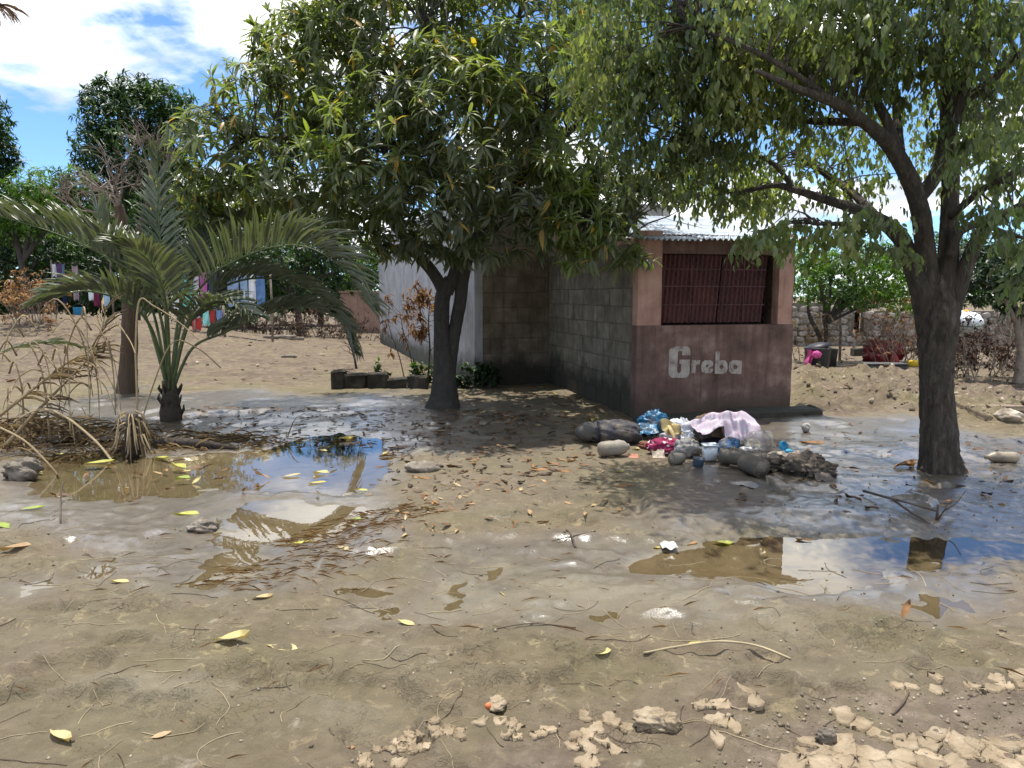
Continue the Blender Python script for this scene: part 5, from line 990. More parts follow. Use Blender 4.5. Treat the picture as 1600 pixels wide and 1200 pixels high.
# debris at the right edge
M['plankwood'] = pm('weathered_plank', [(.3, (.12, .09, .065)), (.7, (.30, .24, .18))], 7, .85, .5, 50)
for px0, py0, px1, py1, lab in ((1545, 640, 1600, 652, 'weathered plank lying in sunlit mud at the right edge'), (1490, 640, 1545, 650, 'short weathered board lying left of the long plank')):
    a, b = G(px0, py0), G(px1, py1); mb = MB(); mb.box((a + b) / 2 + EZ * .05, (b - a).length, .16, .05, (b - a).normalized(), bev=.01, jit=.012); o = mb.build('plank', M['plankwood'], None, False); tag(o, lab, 'plank')
b = G(1575, 658); mb = MB(); mb.blob(b + EZ * .05, .16, .12, .08, 17, .35, 20, 12, fold=.06); o = mb.build('sack', plain('pale_sack', (.5, .43, .34), .85, .1, .3)); tag(o, 'crumpled pale sack by the plank at the right edge', 'sack')
M['tan_bottle'] = plain('muddy_clear_bottle', (.33, .27, .19), .4, .45, .35)
b = G(1570, 722); mb = MB(); mb.lathe(b + Vector((-.13, 0, .05)), [(.02, -.06), (.022, -.03), (.045, .0), (.052, .03), (.05, .12), (.053, .14), (.05, .22), (.03, .24)], 16, (1, -.1, 0)); o = mb.build('bottle', M['tan_bottle']); tag(o, 'mud-smeared bottle lying right of the thick trunk', 'bottle')
# branch on the wet mud at right
b = G(1440, 800); o = thing('fallen_branch', 'dark forked branch lying on shiny mud in front of the thick trunk', 'branch', b); mb = MB()
g = lambda px, py, h=.015: G(px, py) + EZ * h
mb.tube([g(1349, 773, .03), g(1380, 786, .05), g(1420, 797, .05), g(1466, 806, .02)], [.011, .010, .008, .006], 7, rough=.1); mb.tube([g(1395, 791, .05), g(1425, 806, .02), g(1452, 820, .01)], [.009, .008, .006], 6, rough=.1); mb.build('stem', M['twig'], o)
mb = MB(); e = g(1466, 812, 0); mb.tube([e, e + Vector((.03, 0, .06)), e + Vector((.12, .0, .12)), e + Vector((.18, 0, .21))], [.006, .005, .004, .002], 5); mb.tube([e + Vector((-.01, 0, 0)), e + Vector((-.008, 0, .11))], [.011, .008], 6); mb.tube([e + Vector((.03, 0, .05)), e + Vector((.055, 0, .11))], [.004, .002], 5); mb.build('twig', M['twig'], o)

# ================================================================ the heap of flood rubbish
grp = None
def gob(px, py): return G(px, py)
b = gob(955, 697); o = thing('sack', 'dark grey tied bundle lying at the left end of the rubbish heap', 'sack', b); dk = plain('grey_tarp', (.055, .053, .06), .75, .2, .28, .3); ax = Vector((1, -.18, 0)).normalized()
mb = MB(); mb.blob(b + Vector((.06, .18, .11)), .30, .16, .13, 31, .16, 34, 20, ax=ax, fold=.05, fq=2); mb.build('body', dk, o); mb = MB(); mb.blob(b + Vector((-.23, .22, .11)), .13, .13, .105, 32, .10, 22, 14, ax=ax); mb.build('end', plain('muddy_cloth_end', (.10, .094, .085), .85, .15, .3), o)
mb = MB(); c = b + Vector((-.12, .2, .11)); mb.tube([c + Vector((0, .15 * math.cos(t), .125 * math.sin(t))) for t in np.linspace(0, 6.28, 18)], .012, 5); mb.build('strap', plain('black_strap', (.02, .02, .022), .6), o)
b = gob(960, 713); o = thing('bottle', 'fat muddy plastic bottle lying in front of the dark bundle', 'bottle', b); mt = plain('mud_coated_bottle', (.27, .24, .195), .6, .3, .3)
mb = MB(); mb.lathe(b + Vector((-.15, -.02, .07)), [(.02, -.01), (.06, .0), (.075, .03), (.078, .1), (.072, .15), (.078, .2), (.06, .26), (.035, .285)], 18, (1, .22, .06)); mb.build('body', mt, o); mb = MB(); mb.lathe(b + Vector((.125, .04, .087)), [(.03, 0), (.03, .02), (.01, .022)], 12, (1, .22, .06)); mb.build('cap', mt, o)
b = gob(1024, 690); o = thing('plastic_bag', 'bright blue crumpled plastic bag in the rubbish heap', 'bag', b); mb = MB(); mb.blob(b + Vector((0, .2, .17)), .16, .12, .13, 33, .28, 28, 18, fold=0.15, fq=2.4); mb.build('film', plain('blue_bag', (.015, .11, .22), .4, .4, .12), o)
b = gob(1062, 700); o = thing('plastic_bag', 'white crumpled plastic bag behind the magenta cloth', 'bag', b); mb = MB(); mb.blob(b + Vector((.04, .16, .14)), .19, .12, .13, 34, .28, 30, 18, fold=0.14, fq=2.4); mb.build('film', plain('white_bag', (.56, .57, .62), .5, .35, .12, .2), o)
b = gob(1048, 704); o = thing('cloth', 'yellow and cream rag draped over the white bag', 'cloth', b); yl = plain('cream_rag', (.52, .42, .20), .9, .1, .12)
mb = MB(); mb.grid(lambda u_, v_: b + Vector((-.10 + .20 * u_ + .05 * v_, .10 - .05 * v_ + .035 * math.sin(u_ * 11 + v_ * 4), .30 - .13 * v_ - .10 * (u_ - .4) ** 2 + .02 * math.sin(v_ * 9 + u_ * 6))), 14, 10); mb.build('fabric', yl, o); mb = MB(); mb.tube([b + Vector((-.02, .03, .25)), b + Vector((.01, -.03, .18)), b + Vector((.03, -.06, .08)), b + Vector((.05, -.07, .04))], [.03, .032, .028, .02], 8, flatten=.5, rough=.1); mb.build('tail', yl, o)
b = gob(1043, 712); o = thing('cloth', 'magenta cloth with white flowers bunched in the rubbish heap', 'cloth', b); mb = MB(); mb.blob(b + Vector((0, .08, .07)), .19, .11, .085, 35, .28, 32, 18, fold=0.12, fq=2.2, floor=b.z); mb.build('fabric', spots('flower_cloth', (.66, .56, .55), (.22, .012, .06), 17), o)
b = gob(1072, 716); o = thing('cloth', 'grey wet rag hanging off the right side of the white bag', 'cloth', b); mb = MB(); mb.blob(b + Vector((.02, .06, .08)), .13, .09, .10, 36, .28, 26, 16, fold=0.14, floor=b.z); mb.build('fabric', plain('grey_rag', (.26, .255, .25), .85, .15, .25), o)
b = gob(1056, 727); o = thing('cup', 'grey mud-filled cup lying on its side before the magenta cloth', 'cup', b); mb = MB(); mb.lathe(b + Vector((-.04, .01, .055)), [(.052, 0), (.06, .005), (.055, .07), (.045, .13), (.042, .132)], 18, (1, .5, 0)); mb.build('body', plain('muddy_cup', (.17, .155, .135), .7, .25, .3), o); mb = MB(); mb.lathe(b + Vector((-.041, .009, .055)), [(.047, -.002), (.02, .03)], 18, (1, .5, 0)); mb.build('mud_fill', M['mudlump'], o)
b = gob(1090, 729); o = thing('cup', 'small dark blue cup beside the grey one', 'cup', b); mb = MB(); mb.lathe(b, [(.035, 0), (.045, .005), (.055, .075), (.056, .08), (.048, .08), (.035, .02)], 16, (.15, -.1, 1)); mb.build('body', plain('blue_grey_plastic', (.055, .085, .13), .5, .35, .2), o)
# cushion with the pink lace cloth
b = gob(1130, 702); o = thing('sack', 'brown sagging cushion sack under the pink patterned cloth', 'sack', b); mb = MB(); mb.blob(b + Vector((.02, .26, .17)), .30, .18, .17, 37, .18, 34, 20, ax=(1, .1, 0), fold=.04, floor=b.z); mb.build('body', plain('brown_sacking', (.17, .12, .075), .9, .15, .25), o); mb = MB(); mb.blob(b + Vector((-.05, .10, .05)), .24, .10, .06, 38, .22, 24, 14, floor=b.z); mb.build('underside', plain('black_cloth', (.012, .012, .015), .9, .1), o)
lace = spots('pink_lace', (.60, .34, .42), (.50, .44, .50), 42); lb = b + Vector((.03, .24, .30)); o = thing('cloth', 'pale pink patterned cloth draped over the top of the rubbish heap', 'cloth', b + Vector((.03, .1, .1)))
def drape(u_, v_):
    x = -.36 + .66 * u_; y = -.20 * v_ + .03 * math.sin(u_ * 10 + v_ * 3) - .05; top = .065 - .55 * max(0, abs(x - .05) - .13) ** 1.15
    return lb + Vector((x + .10 * v_, y - .03, top - .26 * v_ ** 1.35 * (1 if x > -.12 else .35) + .012 * math.sin(u_ * 23 + v_ * 9) + .01 * math.sin(v_ * 15)))
mb = MB(); mb.grid(drape, 30, 14); mb.build('fabric', lace, o)
b = gob(1111, 722); o = thing('container', 'small white square plastic tub in the rubbish heap', 'tub', b); wt = plain('white_tub', (.56, .63, .68), .5, .35, .22, .15); mb = MB(); mb.box(b + Vector((0, .05, .075)), .135, .12, .15, (1, .1, 0), bev=.022, jit=.004); mb.build('body', wt, o); mb = MB(); mb.box(b + Vector((-.002, .05, .153)), .145, .13, .014, (1, .1, 0), bev=.004); mb.build('lid', wt, o, False)
b = gob(1136, 716); o = thing('cloth', 'dull blue cloth wedged beside the white tub', 'cloth', b); mb = MB(); mb.blob(b + Vector((0, .08, .08)), .15, .09, .09, 39, .28, 24, 14, ax=(1, .1, .3), fold=0.12, floor=b.z); mb.build('fabric', plain('dull_blue_cloth', (.035, .085, .17), .8, .2, .3), o)
# big clear bottle
m, nt, bs = newmat('dirty_clear_plastic'); setin(bs, Roughness=.18, IOR=1.45); bs.inputs['Base Color'].default_value = (.80, .80, .76, 1); bs.inputs['Transmission Weight'].default_value = .75; bs.inputs['Alpha'].default_value = .62
L_(nt, rampnode(nt, noise(nt, pos(nt), 16, 5).outputs[0], [(.4, (.55, .52, .44)), (.6, (.85, .86, .85))]).outputs[0], bs.inputs['Base Color']); M['clear'] = m
b = gob(1190, 708); o = thing('bottle', 'large dirty clear plastic bottle right of the pink cloth', 'bottle', b); mb = MB(); mb.lathe(b + Vector((-.13, .10, .10)), [(.03, -.02), (.05, .0), (.10, .04), (.105, .1), (.095, .12), (.105, .14), (.10, .22), (.095, .25), (.06, .26)], 22, (1, .1, .05), wob=.02); mb.build('body', m, o); mb = MB(); mb.lathe(b + Vector((-.17, .096, .098)), [(.022, 0), (.022, .035), (.03, .035)], 12, (1, .1, .05)); mb.build('neck', m, o)
b = gob(1166, 708); mb = MB(); mb.blob(b + Vector((0, .02, .03)), .07, .04, .03, 41, .3, 18, 10, fold=0.15); o = mb.build('plastic_scrap', plain('white_scrap', (.6, .6, .6), .6, .3, .2)); tag(o, 'small white plastic scrap before the clear bottle', 'scrap')
b = gob(1214, 716); mb = MB(); mb.blob(b + Vector((0, .02, .03)), .08, .05, .03, 42, .3, 18, 10, fold=0.15); o = mb.build('paper_scrap', plain('cream_scrap', (.45, .40, .32), .8, .2, .25)); tag(o, 'crumpled cream paper scrap right of the clear bottle', 'scrap')
b = gob(1228, 714); o = thing('blue_container', 'bright blue plastic container lid standing on muddy rags', 'lid', b); mb = MB(); mb.lathe(b + Vector((-.03, .02, .09)), [(.055, 0), (.06, .006), (.06, .03), (.05, .034), (.045, .01)], 20, (.6, -.7, .35)); mb.build('cap', plain('cyan_plastic', (.012, .20, .36), .45, .4, .12), o); mb = MB(); mb.blob(b + Vector((.02, .0, .05)), .05, .03, .03, 43, .2, 14, 8); mb.build('rim', plain('cyan_plastic_pale', (.04, .30, .42), .45, .4, .12), o)
b = gob(1190, 748); o = thing('tin', 'mud-caked tin lying with its round end toward us', 'tin', b); mt = plain('mud_caked_tin', (.12, .105, .085), .7, .3, .35); mb = MB(); mb.lathe(b + Vector((.0, .0, .09)), [(.086, 0), (.09, .004), (.085, .02), (.085, .2), (.09, .215), (.08, .22)], 24, (-.45, 1, .10), wob=.01); mb.build('body', mt, o); mb = MB(); mb.lathe(b + Vector((.001, -.004, .089)), [(.078, 0), (.075, .006), (.0, .006)], 24, (-.45, 1, .10)); mb.build('end', M['mudlump'], o)
b = gob(1170, 732); o = thing('tin', 'second muddy tin lying behind the larger mud-caked one', 'tin', b); mb = MB(); mb.lathe(b + Vector((-.03, .05, .075)), [(.065, 0), (.07, .01), (.068, .22), (.05, .225)], 20, (-.9, .6, .05), wob=.02); mb.build('body', mt, o)
mr_ = plain('muddy_rag', (.075, .062, .05), .85, .2, .35, .45)
for px, py, sx, sy, sz, sd_, lab in ((1215, 735, .20, .12, .06, 51, 'black muddy rag lying behind the mud-caked tin'), (1250, 742, .15, .12, .09, 52, 'twisted muddy brown rag in the right half of the heap'), (1282, 746, .15, .10, .085, 53, 'muddy grey rag at the right end of the rubbish heap'), (1268, 728, .13, .08, .07, 54, 'dark muddy lump of cloth behind the grey rag'), (1150, 722, .12, .09, .07, 55, 'dark wet rag between the tub and the tins'), (1012, 705, .08, .06, .04, 56, 'reddish brown rag between bundle and magenta cloth'), (1000, 684, .09, .08, .08, 57, 'dark clump behind the right end of the bundle'), (1098, 700, .12, .1, .12, 58, 'dark shadowed cloth left of the brown cushion')):
    b = gob(px, py); mb = MB(); mb.blob(b + Vector((0, .06, sz * .6)), sx, sy, sz, sd_, .34, 34, 20, fold=0.17, fq=2.6, floor=b.z - .01); o = mb.build('rag', mr_ if sd_ != 56 else plain('red_brown_rag', (.20, .08, .055), .85, .2, .3)); tag(o, lab, 'rag')
b = gob(1221, 768); mb = MB(); mb.box(b + Vector((0, .08, .03)), .09, .26, .055, (1, .12, 0), (-.12, 1, .12), bev=.006, jit=.006); o = mb.build('plank', M['mudlump'], None, False); tag(o, 'short muddy offcut of wood before the mud-caked tin', 'plank')
b = gob(1160, 735); o = thing('stick', 'pale stick with a yellow leaf tip beside the tins', 'stick', b); mb = MB(); mb.tube([b + Vector((-.09, .08, .03)), b + Vector((-.02, .01, .03)), b + Vector((.05, -.06, .02))], [.009, .008, .006], 6, rough=.1); mb.build('wood', M['plankwood'], o); mb = MB(); mb.blob(b + Vector((.1, -.07, .03)), .05, .03, .02, 61, .3, 12, 8); mb.build('yellow_tip', plain('yellow_scrap', (.48, .30, .05), .8, .2, .15), o)
b = gob(1259, 676); mb = MB(); mb.blob(b + Vector((0, 0, .05)), .05, .04, .055, 62, .25, 16, 10, fold=.06); o = mb.build('plastic_scrap', plain('pale_scrap', (.45, .44, .40), .7, .2, .3)); tag(o, 'small pale plastic scrap at the end of the concrete footing', 'scrap')
b = gob(1045, 858); mb = MB(); mb.grid(lambda u_, v_: b + Vector((-.05 + .10 * u_, -.05 + .10 * v_ , .02 + .035 * math.sin(u_ * 3.1) * math.sin(v_ * 3.1) + .01 * math.sin(u_ * 9))), 10, 8); o = mb.build('plastic_scrap', plain('silver_scrap', (.55, .55, .5), .4, .4, .25)); tag(o, 'crumpled pale plastic cup floating at the left end of the right puddle', 'scrap')

# ================================================================ what lies on the mud
M['fallen'] = leafmat('fallen_leaf', [(0, (.045, .028, .018)), (.25, (.13, .07, .035)), (.45, (.30, .155, .06)), (.6, (.42, .30, .17)), (.75, (.55, .46, .23)), (.86, (.50, .42, .10)), (.93, (.38, .41, .09)), (1, (.20, .30, .05))], rough=.6, spec=.3, trans=.15, tcol=(1.2, 1.1, .6))
st_ = [(.12, .24), (.3, .45), (.5, .5), (.7, .42), (.88, .2)]; TG = [(0, 0, 0)]
for t_, w_ in st_: TG += [(t_, -w_, .05 - .03 * t_), (t_, 0, .02 * math.sin(t_ * 5)), (t_, w_, .06 * t_)]
TG = np.array(TG + [(1.05, 0, .05)], float); FG = [(0, 2, 1), (0, 3, 2)]
for i_ in range(4):
    a_ = 1 + 3 * i_; b_ = a_ + 3; FG += [(a_, a_ + 1, b_ + 1), (a_, b_ + 1, b_), (a_ + 1, a_ + 2, b_ + 2), (a_ + 1, b_ + 2, b_ + 1)]
FG = np.array(FG + [(13, 14, 16), (14, 15, 16)])
lmesh = {}
def fallen(x, y, L, wr, tint, ang, label, group=None, tilt=.12, stand=0):
    b = int(tint * 15.99)
    if b not in lmesh: lmesh[b] = [mesh_np('fallen_leaf', TG * np.array([1, 1, z]), FG, np.full(17, (b + .5) / 16)) for z in (1.2, 2.2, 3.2)]; [q.materials.append(M['fallen']) for q in lmesh[b]]
    o = link('fallen_leaf', random.choice(lmesh[b]), None, None, (x, y, max(gz(x, y), 0) + .003))
    o.rotation_euler = (random.gauss(0, tilt), random.gauss(0, tilt) - stand, ang); o.scale = (L, L * wr, L); return tag(o, label, 'leaf', group)
SPEC = [(335,1003,46,.77,'pale yellow leaf folded in two, largest on the mud at lower left'),(465,1015,46,.74,'cream torn leaf with dark stalk right of the largest pale yellow one'),(955,1027,34,.76,'cream frayed leaf at the left end of the long pale stick'),(1075,1006,38,.87,'yellow forked leaf just above the long pale stick'),
 (648,977,26,.80,'small yellow leaf alone in the middle foreground'),(455,850,30,.92,'bright lime-yellow leaf beside the narrow puddle'),(202,910,26,.77,'pale leaf pair left of the small white reflections'),(393,937,28,.66,'tan curled leaf below the small white reflections'),(780,927,26,.70,'tan curled leaf standing in the shallow central puddle'),
 (545,860,22,.70,'tan leaf right of the lime-yellow leaf'),(1113,850,28,.91,'yellow-green leaf at the near rim of the right puddle'),(1020,857,16,.86,'tiny yellow leaf beside the crumpled plastic cup'),(15,826,38,.97,'green leaf with yellow tip cut by the left edge'),(27,797,30,.94,'yellow-green leaf just above the green one at the left edge'),
 (298,752,20,.95,'bright green leaf floating right in the left puddle'),(240,716,24,.89,'yellow leaf floating near the palm stump'),(291,740,28,.90,'pale green leaf floating in the middle of the left puddle'),(130,734,36,.88,'long yellow leaf floating left in the left puddle'),(66,742,26,.88,'yellow leaf floating beside the grey stone'),
 (312,803,32,.92,'pale green forked leaf on the small muddy stone'),(80,1143,50,.73,'crumpled cream and yellow leaf at the bottom left corner'),(1410,968,26,.42,'orange-brown leaf standing upright in the mud at right'),(565,811,16,.98,'small green leaf right of the narrow puddle'),(555,1168,22,.48,'small orange leaf near the bottom edge'),
 (50,858,34,.55,'tan and orange leaf on the mud at the left edge'),(1000,705,12,.8,'pale yellow scrap of leaf beside the fat bottle'),(960,738,14,.9,'tiny yellow leaf on dark mud below the fat bottle'),(1395,733,42,.40,'large brown leaf on shiny mud left of the thick trunk'),(1325,730,34,.36,'reddish brown leaf left of the large brown one'),(1290,693,34,.40,'orange-brown leaf right of the rubbish heap'),
 (520,690,30,.84,'bright yellow leaf at the far rim of the sky-blue puddle'),(640,698,32,.50,'orange leaf at the right rim of the sky-blue puddle'),(575,767,18,.9,'yellow-green leaf at the near rim of the sky-blue puddle'),(510,762,26,.86,'pale yellow leaf at the lower left rim of the sky-blue puddle'),(515,748,24,.78,'yellow leaf floating in the sky reflection'),(440,755,26,.72,'cream leaf with brown stalk left of the sky reflection'),(1270,845,22,.45,'brown leaf at the far rim of the right puddle'),(235,1155,24,.62,'flat pale leaf scrap near the bottom left'),(1090,848,22,.45,'orange-brown leaf beside the yellow-green leaf at the right puddle')]
for px, py, ln, tn, lab in SPEC:
    g_ = G(px, py); dist = (g_ - cam.location).length; fallen(g_.x, g_.y, max(.05, 1.05 * ln * dist / F_PX), random.uniform(.3, .46), tn, random.uniform(-.7, .7) + random.choice((0, 3.14)), lab, None, .06, .9 if 'upright' in lab else 0)
zones = [([(300,640),(640,640),(930,650),(960,690),(900,760),(640,790),(600,700),(380,690),(250,660)], 750, 'wet litter under the mango', 'fallen leaves under the mango tree', (.0, .5), .55),
         ([(690,612),(890,606),(985,655),(900,690),(700,660)], 200, 'litter below the block walls', 'fallen leaves by the block walls', (.2, .86), .6),
         ([(640,770),(960,720),(1000,800),(760,850),(600,850)], 120, 'mud between the two trees', 'dry leaves between the two trees', (.25, .68), .6),
         ([(1250,650),(1600,690),(1600,800),(1300,820),(1120,790)], 110, 'shiny mud round the thick trunk', 'brown leaves round the thick trunk', (.05, .45), .5),
         ([(20,690),(600,690),(600,780),(100,790)], 60, 'left puddle', 'leaves about the left puddle', (.2, .95), .6)]
rest = Leaves(TG, FG)
for zp, n, lab, gr, (t0, t1), wmul in zones:
    poly = np.array(pw(zp)); lo, hi = poly.min(0), poly.max(0); got = []
    while len(got) < n:
        q = rng.uniform(lo, hi, (400, 2)); got += list(q[poly_sd(q[:, 0], q[:, 1], poly) < 0])
    got = np.array(got[:n]); order = np.argsort(got[:, 1]); k = {750: 90, 200: 50, 120: 40, 110: 45, 60: 25}[n]
    for j, i in enumerate(order):
        x, y = got[i]; L = random.uniform(.06, .15) * (.75 if n == 120 else 1); tn = t0 + (t1 - t0) * random.random() ** 1.4
        if j < k:
            cw_ = ('dark brown', 'reddish brown', 'orange-brown', 'tan', 'pale yellow', 'yellow-green')[min(5, int(np.searchsorted([.12, .33, .5, .68, .9], tn)))]; vx = 800 + F_PX * x / y; zx = [p[0] for p in zp]; th_ = ('left', 'middle', 'right')[int(np.clip((vx - min(zx)) / (max(zx) - min(zx)) * 3, 0, 2))]
            fallen(x, y, L, random.uniform(.22, .34), tn, random.uniform(0, 6.28), f"{'short' if L < .09 else 'mid-sized' if L < .125 else 'long'} {cw_} leaf at the {th_} of the {lab}", gr, .2)
        else:
            a = random.uniform(0, 6.28); rest.add([(x, y, max(gz(x, y), 0) + .008)], [(math.cos(a), math.sin(a), random.gauss(0, .12))], [(random.gauss(0, .25), random.gauss(0, .25), 1)], L, L * random.uniform(.2, .34), tn)
for zp, n in (([(-60,505),(500,500),(600,540),(520,600),(-60,610)], 900), ([(1245,545),(1600,560),(1650,640),(1250,640)], 350)):
    poly = np.array(pw(zp)); lo, hi = poly.min(0), poly.max(0); q = rng.uniform(lo, hi, (n * 3, 2)); q = q[poly_sd(q[:, 0], q[:, 1], poly) < 0][:n]; q = q[fbm(q[:, 0] * .6, q[:, 1] * .6, 3, 12) > .42]; n = len(q); a = rng.random(n) * 6.28
    rest.add(np.stack([q[:, 0], q[:, 1], gh(q[:, 0], q[:, 1]) + .01], 1), np.stack([np.cos(a), np.sin(a), rng.normal(size=n) * .25], 1), np.stack([rng.normal(size=n) * .4, rng.normal(size=n) * .4, np.ones(n)], 1), (l_ := rng.uniform(.08, .22, n)), l_ * .35, rng.random(n) * .3)
o = rest.build('leaf_litter', M['fallen'], None); tag(o, 'brown and yellow fallen leaves littering the wet mud under the trees', 'leaf litter', kind='stuff')

def scatter(poly_px, n):
    poly = np.array(pw(poly_px)); lo, hi = poly.min(0), poly.max(0); got = np.zeros((0, 2))
    while len(got) < n:
        q = rng.uniform(lo, hi, (n * 2, 2)); got = np.concatenate([got, q[poly_sd(q[:, 0], q[:, 1], poly) < 0]])
    return got[:n]
FORE = [(-80,800),(600,850),(1100,880),(1680,900),(1750,1230),(-150,1230)]
# threads of root and straw
M['straw'] = pm('straw_thread', [(.3, (.24, .19, .11)), (.7, (.45, .38, .24))], 3, .8, .1, 50); M['rootlet'] = pm('dark_rootlet', [(.3, (.05, .037, .026)), (.7, (.12, .09, .065))], 3, .85, .1, 50)
for nm, n, mt, lab, r_ in (('straw_threads', 170, 'straw', 'pale thread-like straws lying on the foreground mud', .0016), ('root_threads', 90, 'rootlet', 'dark rootlets lying on the foreground mud', .0015)):
    mb = MB()
    for x, y in scatter(FORE, n):
        a = random.uniform(0, 6.28); cv = random.gauss(0, .9); l = random.uniform(.06, .34) * (1.5 if random.random() < .15 else 1); k = 8; xs, ys = [x], [y]
        for i in range(k): a += cv / k + random.gauss(0, .12); xs.append(xs[-1] + math.cos(a) * l / k); ys.append(ys[-1] + math.sin(a) * l / k * .8)
        zs = np.maximum(gh(xs, ys), 0) + .002; mb.tube([Vector(q) for q in zip(xs, ys, zs)], random.uniform(.6, 1.3) * r_, 3, cap=False)
    o = mb.build(nm, M[mt]); tag(o, lab, 'straw', kind='stuff')
# drift of reddish needles
M['needle'] = leafmat('needle', [(0, (.19, .105, .07)), (1, (.40, .25, .165))], .8, .1, .1)
lv = Leaves(T5, F5)
q = np.concatenate([scatter([(430,850),(560,800),(680,790),(690,815),(600,840),(500,870)], 380), scatter([(300,905),(450,870),(560,850),(640,860),(520,900),(380,935)], 220), scatter(FORE, 120)]); n = len(q); a = rng.normal(size=n) * .7 + rng.choice([0, 3.14], n)
lv.add(np.stack([q[:, 0], q[:, 1], np.maximum(gh(q[:, 0], q[:, 1]), 0) + .003 + .006 * rng.random(n)], 1), np.stack([np.cos(a), np.sin(a) * .8, rng.normal(size=n) * .05], 1), np.tile([0, 0, 1.], (n, 1)), rng.uniform(.05, .15, n), rng.uniform(.0015, .003, n), rng.random(n))
o = lv.build('needle_drift', M['needle'], None); tag(o, 'drift of reddish brown needles across the mud in the middle', 'needles', kind='stuff')
# crumbs and clods of mud
TO = np.array([(1, 0, 0), (-1, 0, 0), (0, 1, 0), (0, -1, 0), (0, 0, 1), (0, 0, -1)], float) * .5; FO = np.array([(0, 2, 4), (2, 1, 4), (1, 3, 4), (3, 0, 4), (2, 0, 5), (1, 2, 5), (3, 1, 5), (0, 3, 5)])
M['crumb'] = leafmat('mud_crumb', [(0, (.05, .04, .03)), (.5, (.18, .145, .105)), (.8, (.30, .25, .19)), (1, (.45, .38, .29))], .9, .1, 0)
cr = Leaves(TO, FO); q = np.concatenate([scatter(FORE, 1100), scatter([(600,700),(1150,700),(1650,760),(1650,840),(1000,850),(600,850)], 1300), scatter([(1180,1120),(1600,1080),(1700,1230),(1100,1230)], 700)]); n = len(q); sz = .004 + .012 * rng.random(n) ** 4
cr.add(np.stack([q[:, 0], q[:, 1], np.maximum(gh(q[:, 0], q[:, 1]), 0) + sz * .2], 1), rng.normal(size=(n, 3)), rng.normal(size=(n, 3)), sz * 1.5, sz, np.clip(rng.normal(size=n) * .22 + .62, .2, 1))
q = np.concatenate([scatter([(1245,585),(1440,595),(1600,630),(1700,655),(1560,668),(1400,645),(1240,650)], 420), scatter([(1240,560),(1600,570),(1700,640),(1240,600)], 250), scatter([(0,500),(500,500),(520,590),(0,600)], 500)]); n = len(q); sz = .015 + .07 * rng.random(n) ** 4
cr.add(np.stack([q[:, 0], q[:, 1], gh(q[:, 0], q[:, 1]) + sz * .15], 1), rng.normal(size=(n, 3)), rng.normal(size=(n, 3)), sz * 1.6, sz, np.clip(rng.normal(size=n) * .25 + .5, 0, 1))
o = cr.build('mud_crumbs', M['crumb'], None); tag(o, 'crumbs and clods of mud scattered over the yard', 'mud', kind='stuff')
# dried, cracked and curled plates of mud along the near edge
M['drymud'] = pm('dry_mud_plate', [(.25, (.18, .135, .085)), (.5, (.29, .228, .152)), (.75, (.40, .325, .23))], 11, .92, .8, 60, .015, spec=.15, rnd=.14)
def clip_half(poly, mx, my, nx, ny):
    out = []
    for i in range(len(poly)):
        a, b = poly[i], poly[(i + 1) % len(poly)]; da = (a[0] - mx) * nx + (a[1] - my) * ny; db = (b[0] - mx) * nx + (b[1] - my) * ny
        if da <= 0: out.append(a)
        if (da < 0 < db) or (db < 0 < da): t = da / (da - db); out.append((a[0] + (b[0] - a[0]) * t, a[1] + (b[1] - a[1]) * t))
    return out
def plates(poly_px, step, keep, thick):
    poly = np.array(pw(poly_px)); lo, hi = poly.min(0), poly.max(0); pts = []
    for x in np.arange(lo[0], hi[0], step):
        for y in np.arange(lo[1], hi[1], step): pts.append((x + random.uniform(-.45, .45) * step, y + random.uniform(-.45, .45) * step))
    pts = np.array(pts); ins = poly_sd(pts[:, 0], pts[:, 1], poly)
    for i, (x, y) in enumerate(pts):
        if ins[i] > 0 or random.random() > keep: continue
        pg = [(x - step * 1.2, y - step), (x + step * 1.2, y - step), (x + step * 1.2, y + step), (x - step * 1.2, y + step)]
        for j in np.where((np.abs(pts - (x, y)).max(1) < step * 2.4))[0]:
            if j != i and len(pg) > 2: ex, ey = pts[j][0] - x, pts[j][1] - y; pg = clip_half(pg, x + ex * .492, y + ey * .492, ex, ey)
        if len(pg) < 3: continue
        cx, cy = np.mean([p[0] for p in pg]), np.mean([p[1] for p in pg]); rim = []
        for k in range(len(pg)):                       # ragged outline
            a, b = pg[k], pg[(k + 1) % len(pg)]
            for t in (.0, .35, .7): rim.append((a[0] + (b[0] - a[0]) * t + random.gauss(0, .004), a[1] + (b[1] - a[1]) * t + random.gauss(0, .004)))
        m = len(rim); h = thick * (random.uniform(.4, 1.2) if random.random() < .85 else random.uniform(1.2, 1.9)); tx, ty = random.gauss(0, .07), random.gauss(0, .08); z0 = gz(cx, cy); mb = MB()
        zt = lambda px, py, e: z0 + h + tx * (px - cx) + ty * (py - cy) + e
        V = [(cx, cy, zt(cx, cy, -.003))] + [(cx + (px - cx) * .62, cy + (py - cy) * .62, zt(px, py, 0)) for px, py in rim] + [(px, py, zt(px, py, random.uniform(.0, .008))) for px, py in rim] + [(cx + (px - cx) * .95, cy + (py - cy) * .95, z0 - .02) for px, py in rim]
        Fs = [(0, 1 + k, 1 + (k + 1) % m) for k in range(m)] + [(1 + k, 1 + m + k, 1 + m + (k + 1) % m, 1 + (k + 1) % m) for k in range(m)] + [(1 + m + k, 1 + 2 * m + k, 1 + 2 * m + (k + 1) % m, 1 + m + (k + 1) % m) for k in range(m)]
        mb.add(V, Fs); mb.build('mud_plate', M['drymud'], ground)
